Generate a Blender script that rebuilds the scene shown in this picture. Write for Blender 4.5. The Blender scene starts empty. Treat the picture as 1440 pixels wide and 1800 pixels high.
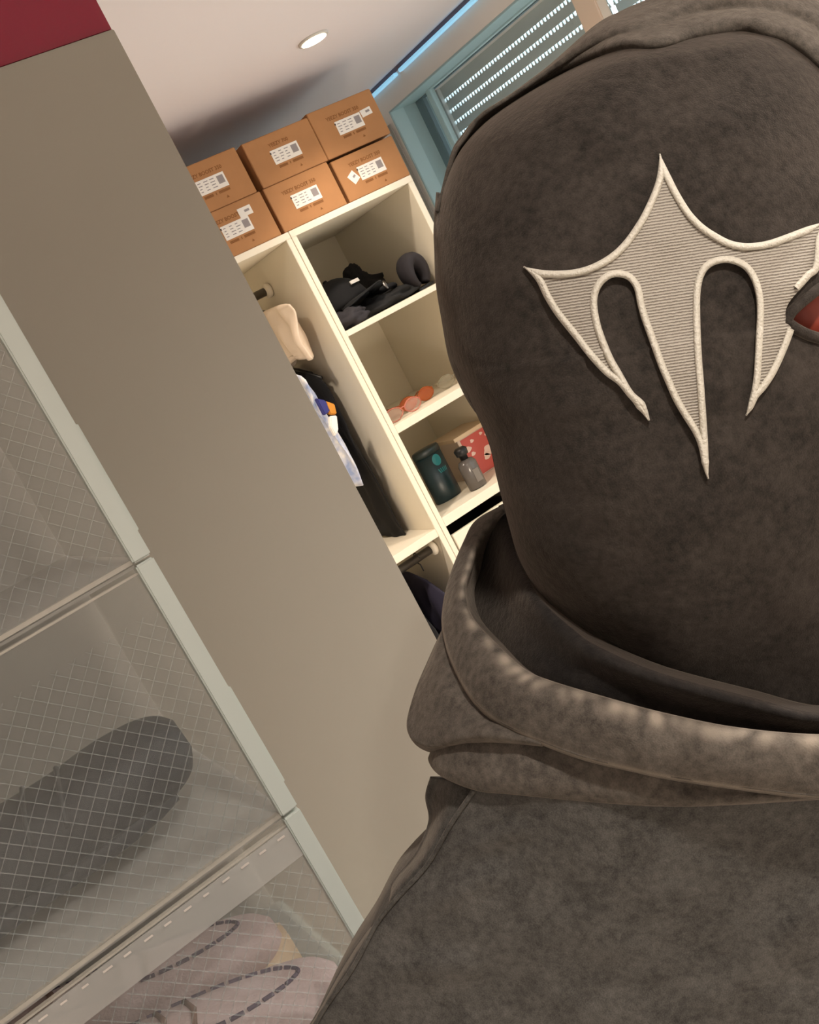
import bpy, bmesh, math, random
import numpy as np
from mathutils import Vector, Matrix, noise
from mathutils.geometry import delaunay_2d_cdt
random.seed(7)
S = bpy.context.scene
COL = S.collection

# ------------------------------------------------------------------ camera
CAMZ = 1.745                      # lens height above the floor
F = 1812.3                        # focal length in pixels of a 1440 px wide frame
yaw, pitch, roll = math.radians(24.364), math.radians(-11.208), math.radians(27.505)
fw = np.array([math.sin(yaw)*math.cos(pitch), math.cos(yaw)*math.cos(pitch), math.sin(pitch)])
r0 = np.array([math.cos(yaw), -math.sin(yaw), 0.0]); d0 = np.cross(fw, r0)
cR = math.cos(roll)*r0 + math.sin(roll)*d0
cD = -math.sin(roll)*r0 + math.cos(roll)*d0
ORG = np.array([0, 0, CAMZ])
cam = bpy.data.cameras.new('camera'); co = bpy.data.objects.new('camera', cam); COL.objects.link(co)
cam.sensor_fit = 'HORIZONTAL'; cam.sensor_width = 36; cam.lens = F/1440*36; cam.clip_start = .02
mw = Matrix.Identity(4)
for i in range(3):
    mw[i][0] = cR[i]; mw[i][1] = -cD[i]; mw[i][2] = -fw[i]; mw[i][3] = ORG[i]
co.matrix_world = mw
S.camera = co

def C(px, py, w):                 # a point w metres along the viewing axis (used to lay out the close figure)
    p = ORG + w*((px-720)/F*cR + (py-900)/F*cD + fw)
    return Vector((float(p[0]), float(p[1]), float(p[2])))

# ------------------------------------------------------------------ world, lights, exposure
wd = bpy.data.worlds.new('daylight'); S.world = wd; wd.use_nodes = True
wd.node_tree.nodes['Background'].inputs[0].default_value = (.80, .93, 1.0, 1)
wd.node_tree.nodes['Background'].inputs[1].default_value = 7.0
S.view_settings.view_transform = 'Standard'; S.view_settings.look = 'None'
S.view_settings.exposure = -0.28; S.view_settings.gamma = 1; S.view_settings.use_curve_mapping = False
CEIL = .63 + CAMZ
SPOTS = [(1.42, 2.34, 26), (.62, 2.05, 85), (1.42, .15, 170), (.25, -.35, 58), (1.45, -1.3, 115), (-1.1, -1.3, 130)]

# ------------------------------------------------------------------ materials
def lin(c):
    return tuple((x/12.92 if x <= .04045 else ((x+.055)/1.055)**2.4) for x in [v/255 for v in c]) + (1,)
MATS = {}
def mat(name, rgb, rough=.5, var=0, scale=8, bump=0, bscale=200, metal=0, sheen=0, coat=0, rgb2=None, emit=0, spec=None, detail=4):
    if name in MATS: return MATS[name]
    m = bpy.data.materials.new(name); m.use_nodes = True; nt = m.node_tree; b = nt.nodes['Principled BSDF']
    b.inputs['Base Color'].default_value = lin(rgb); b.inputs['Roughness'].default_value = rough
    b.inputs['Metallic'].default_value = metal
    if spec is not None: b.inputs['Specular IOR Level'].default_value = spec
    if sheen: b.inputs['Sheen Weight'].default_value = sheen; b.inputs['Sheen Roughness'].default_value = .5
    if coat: b.inputs['Coat Weight'].default_value = coat; b.inputs['Coat Roughness'].default_value = .15
    if emit:
        b.inputs['Emission Color'].default_value = lin(rgb); b.inputs['Emission Strength'].default_value = emit
    if var or rgb2 or bump:
        tc = nt.nodes.new('ShaderNodeTexCoord')
    if var or rgb2:
        n = nt.nodes.new('ShaderNodeTexNoise'); n.inputs['Scale'].default_value = scale; n.inputs['Detail'].default_value = detail
        nt.links.new(tc.outputs['Object'], n.inputs['Vector'])
        rp = nt.nodes.new('ShaderNodeValToRGB'); c = lin(rgb)
        if rgb2: a_, b_ = c, lin(rgb2)
        else: a_ = tuple(x*(1-var) for x in c[:3])+(1,); b_ = tuple(min(1, x*(1+var)) for x in c[:3])+(1,)
        rp.color_ramp.elements[0].position = .3; rp.color_ramp.elements[1].position = .7
        rp.color_ramp.elements[0].color = a_; rp.color_ramp.elements[1].color = b_
        nt.links.new(n.outputs['Fac'], rp.inputs['Fac']); nt.links.new(rp.outputs['Color'], b.inputs['Base Color'])
    if bump:
        n2 = nt.nodes.new('ShaderNodeTexNoise'); n2.inputs['Scale'].default_value = bscale; n2.inputs['Detail'].default_value = 3
        nt.links.new(tc.outputs['Object'], n2.inputs['Vector'])
        bp = nt.nodes.new('ShaderNodeBump'); bp.inputs['Strength'].default_value = bump; bp.inputs['Distance'].default_value = .002
        nt.links.new(n2.outputs['Fac'], bp.inputs['Height']); nt.links.new(bp.outputs['Normal'], b.inputs['Normal'])
    MATS[name] = m
    return m

def fabric(name, dark, light, grain=.35):
    """washed cotton fleece: blotches a few mm wide, a fine speckled pile and a soft sheen"""
    m = bpy.data.materials.new(name); m.use_nodes = True; nt = m.node_tree; b = nt.nodes['Principled BSDF']
    b.inputs['Roughness'].default_value = .95; b.inputs['Specular IOR Level'].default_value = .1
    b.inputs['Sheen Weight'].default_value = .25; b.inputs['Sheen Roughness'].default_value = .4
    b.inputs['Sheen Tint'].default_value = lin((210, 190, 170))
    tc = nt.nodes.new('ShaderNodeTexCoord')
    def nz(sc, det):
        n = nt.nodes.new('ShaderNodeTexNoise'); n.inputs['Scale'].default_value = sc; n.inputs['Detail'].default_value = det
        nt.links.new(tc.outputs['Object'], n.inputs['Vector']); return n
    n1, n2, n3 = nz(34 if grain < .5 else 55, 6), nz(260, 5), nz(1500, 2)
    def math_(op, a, bb):
        k = nt.nodes.new('ShaderNodeMath'); k.operation = op
        for i, x in enumerate((a, bb)):
            if isinstance(x, (int, float)): k.inputs[i].default_value = x
            else: nt.links.new(x, k.inputs[i])
        return k.outputs[0]
    s = math_('ADD', math_('MULTIPLY', n1.outputs['Fac'], .55), math_('MULTIPLY', n2.outputs['Fac'], .65))
    s = math_('ADD', s, math_('MULTIPLY', n3.outputs['Fac'], grain))
    s = math_('SUBTRACT', s, .5*(1.2+grain)-.5)
    rp = nt.nodes.new('ShaderNodeValToRGB'); rp.color_ramp.elements[0].position = .22; rp.color_ramp.elements[1].position = .78
    rp.color_ramp.elements[0].color = lin(dark); rp.color_ramp.elements[1].color = lin(light)
    nt.links.new(s, rp.inputs['Fac']); nt.links.new(rp.outputs['Color'], b.inputs['Base Color'])
    at = nt.nodes.new('ShaderNodeAttribute'); at.attribute_name = 'wear_and_light'      # abraded garment edges, plus the lit rim edge painted lighter
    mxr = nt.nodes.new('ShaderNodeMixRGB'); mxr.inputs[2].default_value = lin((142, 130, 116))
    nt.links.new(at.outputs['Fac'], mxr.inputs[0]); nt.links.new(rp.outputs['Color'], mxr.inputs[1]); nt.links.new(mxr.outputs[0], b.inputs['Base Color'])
    bp = nt.nodes.new('ShaderNodeBump'); bp.inputs['Strength'].default_value = .5; bp.inputs['Distance'].default_value = .0012
    hs = math_('ADD', math_('MULTIPLY', n3.outputs['Fac'], .5), math_('MULTIPLY', n2.outputs['Fac'], .9))
    nt.links.new(hs, bp.inputs['Height']); nt.links.new(bp.outputs['Normal'], b.inputs['Normal'])
    MATS[name] = m
    return m

def clear(name, rgb, opac, rough=.25, bump=0):
    """see-through plastic: mostly transparent with a hazy tinted film"""
    m = bpy.data.materials.new(name); m.use_nodes = True; nt = m.node_tree; b = nt.nodes['Principled BSDF']
    b.inputs['Base Color'].default_value = lin(rgb); b.inputs['Roughness'].default_value = rough
    t = nt.nodes.new('ShaderNodeBsdfTransparent'); t.inputs[0].default_value = (.985, .985, .98, 1)
    mx = nt.nodes.new('ShaderNodeMixShader'); mx.inputs[0].default_value = opac
    nt.links.new(t.outputs[0], mx.inputs[1]); nt.links.new(b.outputs[0], mx.inputs[2])
    nt.links.new(mx.outputs[0], nt.nodes['Material Output'].inputs['Surface'])
    if bump:
        tc = nt.nodes.new('ShaderNodeTexCoord'); n = nt.nodes.new('ShaderNodeTexNoise'); n.inputs['Scale'].default_value = 22
        nt.links.new(tc.outputs['Object'], n.inputs['Vector'])
        bp = nt.nodes.new('ShaderNodeBump'); bp.inputs['Strength'].default_value = bump; bp.inputs['Distance'].default_value = .01
        nt.links.new(n.outputs['Fac'], bp.inputs['Height']); nt.links.new(bp.outputs['Normal'], b.inputs['Normal'])
    MATS[name] = m
    return m

M_CEIL = mat('ceiling_paint', (228, 219, 220), .9)
M_WALL = mat('wall_paint', (226, 220, 214), .9)
M_FLOOR = mat('floor_laminate', (226, 220, 212), .5, var=.05, scale=3)
M_CREAM = mat('white_melamine', (240, 230, 210), .45, bump=.03, bscale=60)
M_BACK = mat('cabinet_backing', (240, 230, 206), .6)
M_PANEL = mat('wardrobe_laminate', (150, 144, 131), .38, bump=.02, bscale=20)
M_RED = mat('red_gloss_card', (136, 22, 48), .2)
M_CARD = mat('kraft_cardboard', (176, 125, 80), .8, var=.06, scale=14)
M_PRINT = mat('brown_box_print', (134, 86, 42), .8)
M_LABEL = mat('white_sticker', (238, 232, 224), .6)
M_GREY = mat('grey_sticker_patch', (150, 142, 142), .7)
M_INK = mat('dark_ink', (70, 62, 60), .7)
M_FRAME = mat('daylight_tinted_frame', (176, 204, 210), .4)  # bluish daylight on the frame is put into its base colour
M_JAMB = mat('daylight_tinted_reveal', (160, 188, 194), .6)  # reveal colour carries the same cool daylight tint
M_SLAT = mat('shutter_slat', (200, 212, 214), .5)
M_WHITEPVC = mat('white_window_post', (226, 205, 186), .5)
M_RIM = mat('lamp_ring', (205, 198, 190), .35)
M_BULB = mat('lamp_glow', (255, 236, 205), .5, emit=20)
M_CAP_ = mat('added_lamp_metal', (24, 24, 26), .4)
M_BULB2 = mat('added_bulb_glow', (255, 226, 180), .5, emit=6)
M_LED = mat('led_glow', (150, 206, 236), .5, emit=.8)
M_STRIP = mat('box_frame_white', (194, 199, 190), .35)
M_TUB = clear('frosted_box_plastic', (230, 228, 222), .36, .3)
M_DOOR = clear('clear_door_plastic', (206, 202, 194), .08, .16, bump=.35)
M_RAIL = clear('frosted_rail_plastic', (206, 203, 196), .36, .3)
M_GRID = clear('quilted_grid_lines', (206, 212, 208), .19, .2)
M_EDGE = clear('plastic_edge', (214, 206, 192), .5, .2)
M_HOOD = fabric('washed_grey_fleece', (46, 42, 38), (104, 96, 87))
M_MASK = fabric('washed_dark_fleece', (30, 27, 24), (68, 61, 55))
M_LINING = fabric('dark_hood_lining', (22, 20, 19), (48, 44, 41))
M_BODY = fabric('washed_grey_fleece_body', (50, 48, 45), (92, 89, 84), .6)
M_EMB = mat('pale_embroidery', (214, 202, 184), .8)
M_BORD = mat('pale_satin_stitch', (204, 196, 180), .7, bump=.6, bscale=900)
M_SKIN = mat('skin', (150, 62, 44), .5)
M_BLACK = mat('black_cloth', (15, 15, 18), .9, bump=.4, bscale=120)
M_DARKGREY = mat('dark_grey_cloth', (44, 41, 46), .85, bump=.3, bscale=90)
M_NAVY = mat('navy_purple_cloth', (34, 30, 50), .85, bump=.3, bscale=60)
M_BEIGE = mat('beige_cloth', (226, 206, 184), .9, bump=.4, bscale=70)
M_SHIRT = mat('white_blue_print_cloth', (236, 234, 234), .85, rgb2=(150, 166, 205), scale=36, detail=2)
M_ORANGE = mat('orange_cloth', (206, 136, 44), .85)
M_BLUE = mat('blue_cloth', (52, 54, 120), .85)
M_WHITE = mat('white_cloth', (240, 234, 228), .85)
M_CLOG = mat('navy_foam', (18, 27, 36), .6, bump=.2, bscale=120)
M_SNEAK = mat('mauve_knit', (206, 188, 188), .85, bump=.4, bscale=400, rgb2=(186, 164, 160), scale=30)
M_SNEAKD = mat('brown_knit', (126, 100, 88), .85, bump=.4, bscale=400)
M_SOLE = mat('cream_sole', (214, 190, 160), .6)
M_STITCH = mat('dark_purple_stitch', (84, 70, 90), .8)
M_TEAL = mat('dark_teal_tin', (14, 40, 44), .35)
M_TEAL2 = mat('teal_print', (22, 110, 112), .4)
M_BOTTLE = mat('smoky_bottle', (92, 86, 82), .2)
M_CAP = mat('black_plastic', (20, 20, 22), .4)
M_CARDRED = mat('red_carton', (190, 84, 76), .6)
M_TORT = clear('orange_lens', (196, 96, 36), .72, .15)
M_PINK = clear('pink_clear_plastic', (214, 128, 108), .55, .2)
M_CLEARGL = clear('grey_clear_plastic', (176, 166, 140), .4, .2)
M_STEEL = mat('brushed_steel', (130, 126, 122), .3, metal=1)
M_DARKGAP = mat('dark_drawer_box', (60, 52, 46), .8)
M_JEANS = mat('black_trousers', (40, 40, 44), .9)
M_STRAP = mat('shutter_strap', (150, 148, 142), .8)
# embroidery: fine horizontal rows of thread as relief
nt = M_EMB.node_tree; b = nt.nodes['Principled BSDF']
tc = nt.nodes.new('ShaderNodeTexCoord'); mp = nt.nodes.new('ShaderNodeMapping')
wv = nt.nodes.new('ShaderNodeTexWave'); wv.wave_type = 'BANDS'; wv.bands_direction = 'Y'
wv.inputs['Scale'].default_value = 88; wv.inputs['Distortion'].default_value = 2.2; wv.inputs['Detail'].default_value = 3; wv.inputs['Detail Scale'].default_value = 2.2; wv.inputs['Detail Roughness'].default_value = .8
nt.links.new(tc.outputs['UV'], wv.inputs['Vector'])
rp = nt.nodes.new('ShaderNodeValToRGB'); rp.color_ramp.elements[0].color = lin((104, 95, 85)); rp.color_ramp.elements[1].color = lin((172, 163, 149))
rp.color_ramp.elements[0].position = .05; rp.color_ramp.elements[1].position = .5
nt.links.new(wv.outputs['Fac'], rp.inputs['Fac']); nt.links.new(rp.outputs['Color'], b.inputs['Base Color'])
bp = nt.nodes.new('ShaderNodeBump'); bp.inputs['Strength'].default_value = .6; bp.inputs['Distance'].default_value = .0006
nt.links.new(wv.outputs['Fac'], bp.inputs['Height']); nt.links.new(bp.outputs['Normal'], b.inputs['Normal'])

# ------------------------------------------------------------------ mesh helpers
def link(name, me, m, parent=None, smooth=False):
    o = bpy.data.objects.new(name, me); COL.objects.link(o)
    if m is not None and not me.materials:
        me.materials.append(m)
    if smooth:
        for p in me.polygons: p.use_smooth = True
    if parent is not None:
        o.parent = parent
        o.matrix_parent_inverse = Matrix.Translation(parent.location).inverted() if parent.type == 'EMPTY' and not parent.get('rot') else Matrix.Identity(4)
    return o
def build(name, bm, m, parent=None, smooth=False, bevel=0):
    if bevel:
        bmesh.ops.bevel(bm, geom=list(bm.edges), offset=bevel, segments=2, affect='EDGES', clamp_overlap=True)
    me = bpy.data.meshes.new(name); bmesh.ops.recalc_face_normals(bm, faces=list(bm.faces)); bm.to_mesh(me); bm.free()
    return link(name, me, m, parent, smooth)
def box(bm, x0, x1, y0, y1, z0, z1):
    vs = [bm.verts.new((x, y, z)) for x in (x0, x1) for y in (y0, y1) for z in (z0, z1)]
    for f in ((0,1,3,2), (4,6,7,5), (0,4,5,1), (2,3,7,6), (0,2,6,4), (1,5,7,3)): bm.faces.new([vs[i] for i in f])
    return vs
def bx(name, dims, m, parent=None, bevel=.001):
    bm = bmesh.new(); box(bm, *dims); return build(name, bm, m, parent, bevel=bevel)
def lathe(bm, prof, n=32, c=(0,0,0), sx=1, sy=1):
    rings = []
    for r, z in prof:
        rings.append([bm.verts.new((c[0]+sx*r*math.cos(2*math.pi*i/n), c[1]+sy*r*math.sin(2*math.pi*i/n), c[2]+z)) for i in range(n)])
    for a, b_ in zip(rings, rings[1:]):
        for i in range(n): bm.faces.new((a[i], a[(i+1)%n], b_[(i+1)%n], b_[i]))
    bm.faces.new(rings[0][::-1]); bm.faces.new(rings[-1])
def tube(bm, pts, r, n=8, closed=False, radii=None):
    pts = [Vector(p) for p in pts]; rings = []; N = len(pts); up = None
    for i, p in enumerate(pts):
        if closed: t = pts[(i+1)%N]-pts[i-1]
        else: t = pts[min(i+1, N-1)]-pts[max(i-1, 0)]
        t.normalize()
        if up is None:
            up = Vector((0,0,1)) if abs(t.z) < .9 else Vector((1,0,0))
        sd = t.cross(up); sd.normalize(); up = sd.cross(t)
        rr = radii[i] if radii else r
        rings.append([bm.verts.new(p + rr*(math.cos(2*math.pi*k/n)*sd + math.sin(2*math.pi*k/n)*up)) for k in range(n)])
    for i in range(N if closed else N-1):
        a, b_ = rings[i], rings[(i+1)%N]
        for k in range(n): bm.faces.new((a[k], a[(k+1)%n], b_[(k+1)%n], b_[k]))
    if not closed: bm.faces.new(rings[0][::-1]); bm.faces.new(rings[-1])
def rings_loft(bm, rings, cap=True):
    R = [[bm.verts.new(p) for p in r] for r in rings]; n = len(R[0])
    for a, b_ in zip(R, R[1:]):
        for k in range(n): bm.faces.new((a[k], a[(k+1)%n], b_[(k+1)%n], b_[k]))
    if cap: bm.faces.new(R[0][::-1]); bm.faces.new(R[-1])
def cat(P, t):                    # Catmull-Rom through rows of P (numpy), t in 0..len-1
    n = len(P); i = min(int(t), n-2); u = t-i
    p0, p1, p2, p3 = P[max(i-1, 0)], P[i], P[i+1], P[min(i+2, n-1)]
    return .5*((2*p1)+(-p0+p2)*u+(2*p0-5*p1+4*p2-p3)*u*u+(-p0+3*p1-3*p2+p3)*u**3)
def resample(P, n):
    P = np.array(P, float)
    return np.array([cat(P, t) for t in np.linspace(0, len(P)-1, n)])
def empty(name, label, cat_, loc=(0,0,0), group=None):
    o = bpy.data.objects.new(name, None); COL.objects.link(o); o.location = loc; o.empty_display_size = .02
    return tag(o, label, cat_, group)
def tag(o, label, cat_, group=None):
    o['label'] = label; o['category'] = cat_
    if group: o['group'] = group
    return o
def struct(o): o['kind'] = 'structure'; return o
def Z(z): return z + CAMZ
def text_mesh(body, size, spacing=1.0, bold=False):
    cu = bpy.data.curves.new('t', 'FONT'); cu.body = body; cu.size = size; cu.align_x = 'CENTER'; cu.align_y = 'CENTER'
    cu.space_character = spacing; cu.resolution_u = 2
    if bold: cu.offset = size*.03
    o = bpy.data.objects.new('t', cu); COL.objects.link(o)
    dg = bpy.context.evaluated_depsgraph_get(); me = bpy.data.meshes.new_from_object(o.evaluated_get(dg))
    bpy.data.objects.remove(o); bpy.data.curves.remove(cu)
    return me
def add_text(bm, body, size, M4, **k):
    me = text_mesh(body, size, **k); me.transform(M4); bm.from_mesh(me); bpy.data.meshes.remove(me)

# ------------------------------------------------------------------ the room
XW, YB, XL, YF = 2.04, 3.18, -1.75, -2.4       # right wall, back wall, left wall, wall behind the camera
struct(bx('floor', (XL-.1, XW+.5, YF-.1, YB+.1, -.06, 0), M_FLOOR, bevel=0))
struct(bx('ceiling', (XL-.1, XW+.5, YF-.1, YB+.1, CEIL, CEIL+.06), M_CEIL, bevel=0))
struct(bx('wall_back', (XL-.1, XW+.5, YB, YB+.1, 0, CEIL), M_WALL, bevel=0))
struct(bx('wall_left', (XL-.1, XL, YF, YB, 0, CEIL), M_WALL, bevel=0))
struct(bx('wall_front', (XL-.1, XW+.5, YF-.1, YF, 0, CEIL), M_WALL, bevel=0))
WY0, WY1, WZ0, WZ1 = 1.05, 3.13, Z(-.78), Z(.536)   # window opening in the right wall
bm = bmesh.new()
box(bm, XW, XW+.3, YF, WY0, 0, CEIL); box(bm, XW, XW+.3, WY1, YB, 0, CEIL)
box(bm, XW, XW+.3, WY0, WY1, 0, WZ0); box(bm, XW, XW+.3, WY0, WY1, WZ1, CEIL)
struct(build('wall_right', bm, M_WALL))
# window: reveal lining, outer frame, two sashes, posts, panes and roller shutters of single slats
win = bx('window_1', (XW+.0, XW+.3, WY1-.004, WY1, WZ0, WZ1), M_JAMB, bevel=0); struct(win)
bm = bmesh.new()
box(bm, XW-.002, XW+.055, WY1-.012, WY1-.004, WZ0, WZ1-.004); build('reveal_board', bm, M_FRAME, win, bevel=.002)
bx('reveal_lintel', (XW, XW+.11, WY0, WY1, WZ1-.006, WZ1), M_JAMB, win)
bx('sill', (XW-.03, XW+.12, WY0, WY1, WZ0, WZ0+.02), M_JAMB, win)
FX = XW+.10
POST = [(1.40, 1.48), (2.135, 2.215)]
def frame_rect(name, y0, y1, z0, z1, t, x0, x1, m, par, tt=.006):
    bm = bmesh.new()
    box(bm, x0, x1, y0, y0+t, z0, z1); box(bm, x0, x1, y1-t, y1, z0, z1)
    box(bm, x0, x1, y0+t, y1-t, z0, z0+t); box(bm, x0, x1, y0+t, y1-t, z1-tt, z1)
    return build(name, bm, m, par, bevel=.002)
frame_rect('window_frame', WY0, WY1, WZ0, WZ1-.006, .05, FX+.012, FX+.03, mat('shaded_rebate', (110, 132, 140), .5), win)  # darker copy of the frame colour for the shade in the groove
M_GLASS = clear('window_glass', (20, 26, 30), .05, .03)
SLZ = .0406
def make_slat(y0, y1, holes):
    bm = bmesh.new(); x = 2.25
    box(bm, x, x+.009, y0, y1, .012 if holes else 0, SLZ)
    if holes:
        n = int((y1-y0)/.0172)
        for i in range(n+1):
            y = y0+(y1-y0)*i/n
            vs = [bm.verts.new(p) for p in ((x, y-.0052, .0), (x, y+.0052, .0), (x, y+.0016, .012), (x, y-.0016, .012),
                                            (x+.006, y-.0052, .0), (x+.006, y+.0052, .0), (x+.006, y+.0016, .012), (x+.006, y-.0016, .012))]
            for f in ((0,1,2,3), (7,6,5,4), (0,4,5,1), (3,2,6,7), (0,3,7,4), (1,5,6,2)): bm.faces.new([vs[i] for i in f])
    me = bpy.data.meshes.new('slat'); bm.to_mesh(me); bm.free(); me.materials.append(M_SLAT); return me
for y0, y1, dz in ((2.235, 3.107, .489), (1.50, 2.30-.085, .4475)):
    mh, mp_ = make_slat(y0, y1, True), make_slat(y0, y1, False)
    for k in range(-2, 30):
        z = Z(dz) - .004 - k*SLZ
        if z < WZ0-.03 or z > WZ1: continue
        o = link('slat', mp_ if k < 0 else mh, None, win); o.location = (0, 0, z)
bx('guide_rail', (2.235, 2.275, 3.100, 3.128, WZ0, WZ1), M_SLAT, win)
for (y0, y1) in ((POST[1][1]-.03, 3.018), (POST[0][1]-.03, POST[1][0]+.03), (WY0+.03, POST[0][0]+.03)):
    s = frame_rect('sash', y0, y1, WZ0+.04, WZ1-.004, .026, FX-.01, FX+.012, M_FRAME, win)
    bx('pane', (FX+.000, FX+.005, y0+.026, y1-.026, WZ0+.066, WZ1-.010), M_GLASS, s, bevel=0)
for (y0, y1) in POST:
    bx('window_post', (FX-.03, FX+.01, y0, y1, WZ0, WZ1-.006), M_WHITEPVC, win, .004)
# the shutter's pull strap hangs in the gap beside the reveal
bm = bmesh.new(); box(bm, XW-.012, XW-.009, 3.142, 3.158, Z(-.6), Z(.5))
st = build('shutter_strap', bm, M_STRAP); tag(st, 'grey woven shutter pull strap hanging beside the window reveal', 'strap')
bm = bmesh.new(); box(bm, XW-.015, XW, 3.138, 3.162, Z(-.64), Z(-.6)); build('strap_holder', bm, M_STRAP, st, bevel=.002)
# a floor lamp added out of sight behind the person lights shelves and ceiling
fl = empty('added_floor_lamp', 'added unseen floor lamp with a round glowing bulb between the person and the shelves', 'lamp', (1.32, 1.79, 0))
bm = bmesh.new(); lathe(bm, [(.10, 0), (.11, .004), (.105, .018), (.02, .024)], 40, (1.32, 1.79, 0)); build('base', bm, M_CAP_, fl, True)
bm = bmesh.new(); tube(bm, [(1.32, 1.79, .02), (1.32, 1.79, .93)], .008, 12); build('pole', bm, M_CAP_, fl, True)
bm = bmesh.new(); lathe(bm, [(.012, .90), (.02, .91), (.022, .945), (.016, .95)], 24, (1.32, 1.79, 0)); build('socket', bm, M_CAP_, fl, True)
bm = bmesh.new(); lathe(bm, [(.014, .951), (.030, .965), (.040, .99), (.030, 1.015), (.012, 1.028), (.002, 1.03)], 32, (1.32, 1.79, 0)); build('bulb', bm, M_BULB2, fl, True)
l = bpy.data.lights.new('added_lamp_light', 'POINT'); l.energy = 9.5; l.color = (1.0, .84, .66); l.shadow_soft_size = .04
lo = bpy.data.objects.new('added_lamp_light', l); COL.objects.link(lo); lo.location = (0, 0, 1.09); lo.parent = fl
# two lengths of glowing strip along the top of the window wall
for i, (y0, y1) in enumerate(((2.975, 3.175), (.9, 2.945))):
    o = bx('light_strip', (XW-.020, XW-.004, y0, y1, Z(.603), Z(.614)), M_LED, None, .002)
    tag(o, ['short blue glowing light strip above the window, beside the topmost cardboard box', 'long blue glowing light strip above the window, running towards the hood'][i], 'light strip', 'light strips above the window')
    for yy in ((y1,) if i == 0 else (y0,))[:0]:
        bx('end_cap', (XW-.022, XW, yy-.003, yy+.003, Z(.598), Z(.618)), M_RIM, o, 0)
bx('joint_shadow_1', (XW-.006, XW, .9, YB, Z(.617), CEIL), mat('ceiling_joint_shadow_gap', (120, 108, 118), .8), None, 0)['kind'] = 'structure'  # strip painted dark for the shadow line under the ceiling

# recessed ceiling lamps; each carries its own light
for i, (x, y, pw) in enumerate(SPOTS):
    t = empty('recessed_downlight', ['small round recessed lamp glowing in the ceiling above the cardboard boxes', 'recessed ceiling lamp between the wardrobe and the shelves', 'recessed ceiling lamp above the person', 'recessed ceiling lamp behind the camera, middle of the room', 'recessed ceiling lamp behind the camera on the window side', 'recessed ceiling lamp behind the camera on the far left'][i], 'lamp', (x, y, CEIL), 'recessed ceiling lamps')
    bm = bmesh.new(); lathe(bm, [(.033, -.001), (.0345, -.006), (.041, -.004), (.042, .002)], 40, (x, y, CEIL)); build('trim_ring', bm, M_RIM, t, True)
    bm = bmesh.new(); lathe(bm, [(.030, -.002), (.0335, -.0066), (.018, -.009), (.002, -.0085)], 40, (x, y, CEIL)); build('bulb', bm, M_BULB, t, True)
    l = bpy.data.lights.new('downlight_beam', 'SPOT'); l.energy = pw; l.color = (1.0, .86, .71) if i < 2 else (1.0, .95, .89)
    l.spot_size = math.radians((118, 140)[i] if i < 2 else 150); l.spot_blend = 1.0 if i < 2 else .8; l.shadow_soft_size = .03
    lo = bpy.data.objects.new('downlight_beam', l); COL.objects.link(lo); lo.location = (0, 0, -.02); lo.parent = t

# ------------------------------------------------------------------ open shelf units at the back
SY0, SY1, SF = 2.60, 3.15, 0.0
sh = empty('cubby_shelf_unit', 'cream open cubby cabinet with three shelves, right of the hanging compartment', 'shelf unit', (1.46, 2.87, 0))
top0, top1 = Z(.2465), Z(.265)
bx('side_panel', (1.2427, 1.2584, SY0, SY1, 0, top0), M_CREAM, sh)
bx('side_panel', (1.650, 1.669, SY0, SY1, 0, top0), M_CREAM, sh)
bx('top_panel', (1.2427, 1.669, SY0, SY1, top0, top1), M_CREAM, sh)
bx('back_panel', (1.2427, 1.669, SY1, SY1+.006, 0, top1), M_BACK, sh, 0)
SH = [(-.0555, -.039), (-.358, -.334), (-.660, -.632)]
for a, b_ in SH: bx('shelf', (1.2584, 1.650, SY0+.001, SY1, Z(a), Z(b_)), M_CREAM, sh)
bx('plinth', (1.2584, 1.650, SY0+.03, SY0+.045, 0, .06), M_CREAM, sh)
for k in range(4):
    z1 = Z(-.692) - k*.235; z0 = z1-.225
    d = bx('drawer', (1.2635, 1.645, SY0-.002, SY0+.016, z0, z1), M_CREAM, sh, .0015)
    bm = bmesh.new(); box(bm, 1.275, 1.635, SY0+.016, SY1-.06, z0+.02, z0+.03); box(bm, 1.275, 1.287, SY0+.016, SY1-.06, z0+.03, z1-.06); box(bm, 1.623, 1.635, SY0+.016, SY1-.06, z0+.03, z1-.06); box(bm, 1.287, 1.623, SY1-.07, SY1-.06, z0+.03, z1-.06)
    build('drawer_box', bm, M_DARKGAP, d)
lw = empty('hanging_wardrobe_unit', 'cream open hanging compartment with clothes rail behind the beige wardrobe', 'wardrobe', (.82, 2.87, 0))
bx('side_panel', (1.2246, 1.2412, SY0, SY1, 0, top0), M_CREAM, lw)
bx('side_panel', (.41, .427, SY0, SY1, 0, top0), M_CREAM, lw)
bx('top_panel', (.41, 1.2412, SY0, SY1, top0, top1), M_CREAM, lw)
bx('back_panel', (.41, 1.2412, SY1, SY1+.006, 0, top1), M_BACK, lw, 0)
bx('shelf', (.427, 1.2246, SY0+.001, SY1, Z(-.672), Z(-.648)), M_CREAM, lw)
bx('plinth', (.427, 1.2246, SY0+.03, SY0+.045, 0, .06), M_CREAM, lw)
for z, yr_ in ((.165, 2.85), (-.705, 2.655)):
    bm = bmesh.new(); tube(bm, [(.427, yr_, Z(z)), (1.2246, yr_, Z(z))], .0125, 16); rl = build('clothes_rail', bm, M_STEEL, lw, True)
    bm = bmesh.new()
    lathe(bm, [(.012, 0), (.018, .001), (.022, .006), (.022, .014), (.016, .020)], 24)
    bmesh.ops.transform(bm, matrix=Matrix.Translation((1.2246, yr_, Z(z))) @ Matrix.Rotation(-math.pi/2, 4, 'Y') @ Matrix.Scale(1.0, 4), verts=bm.verts)
    build('rail_socket', bm, M_CREAM, rl, True)

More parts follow.
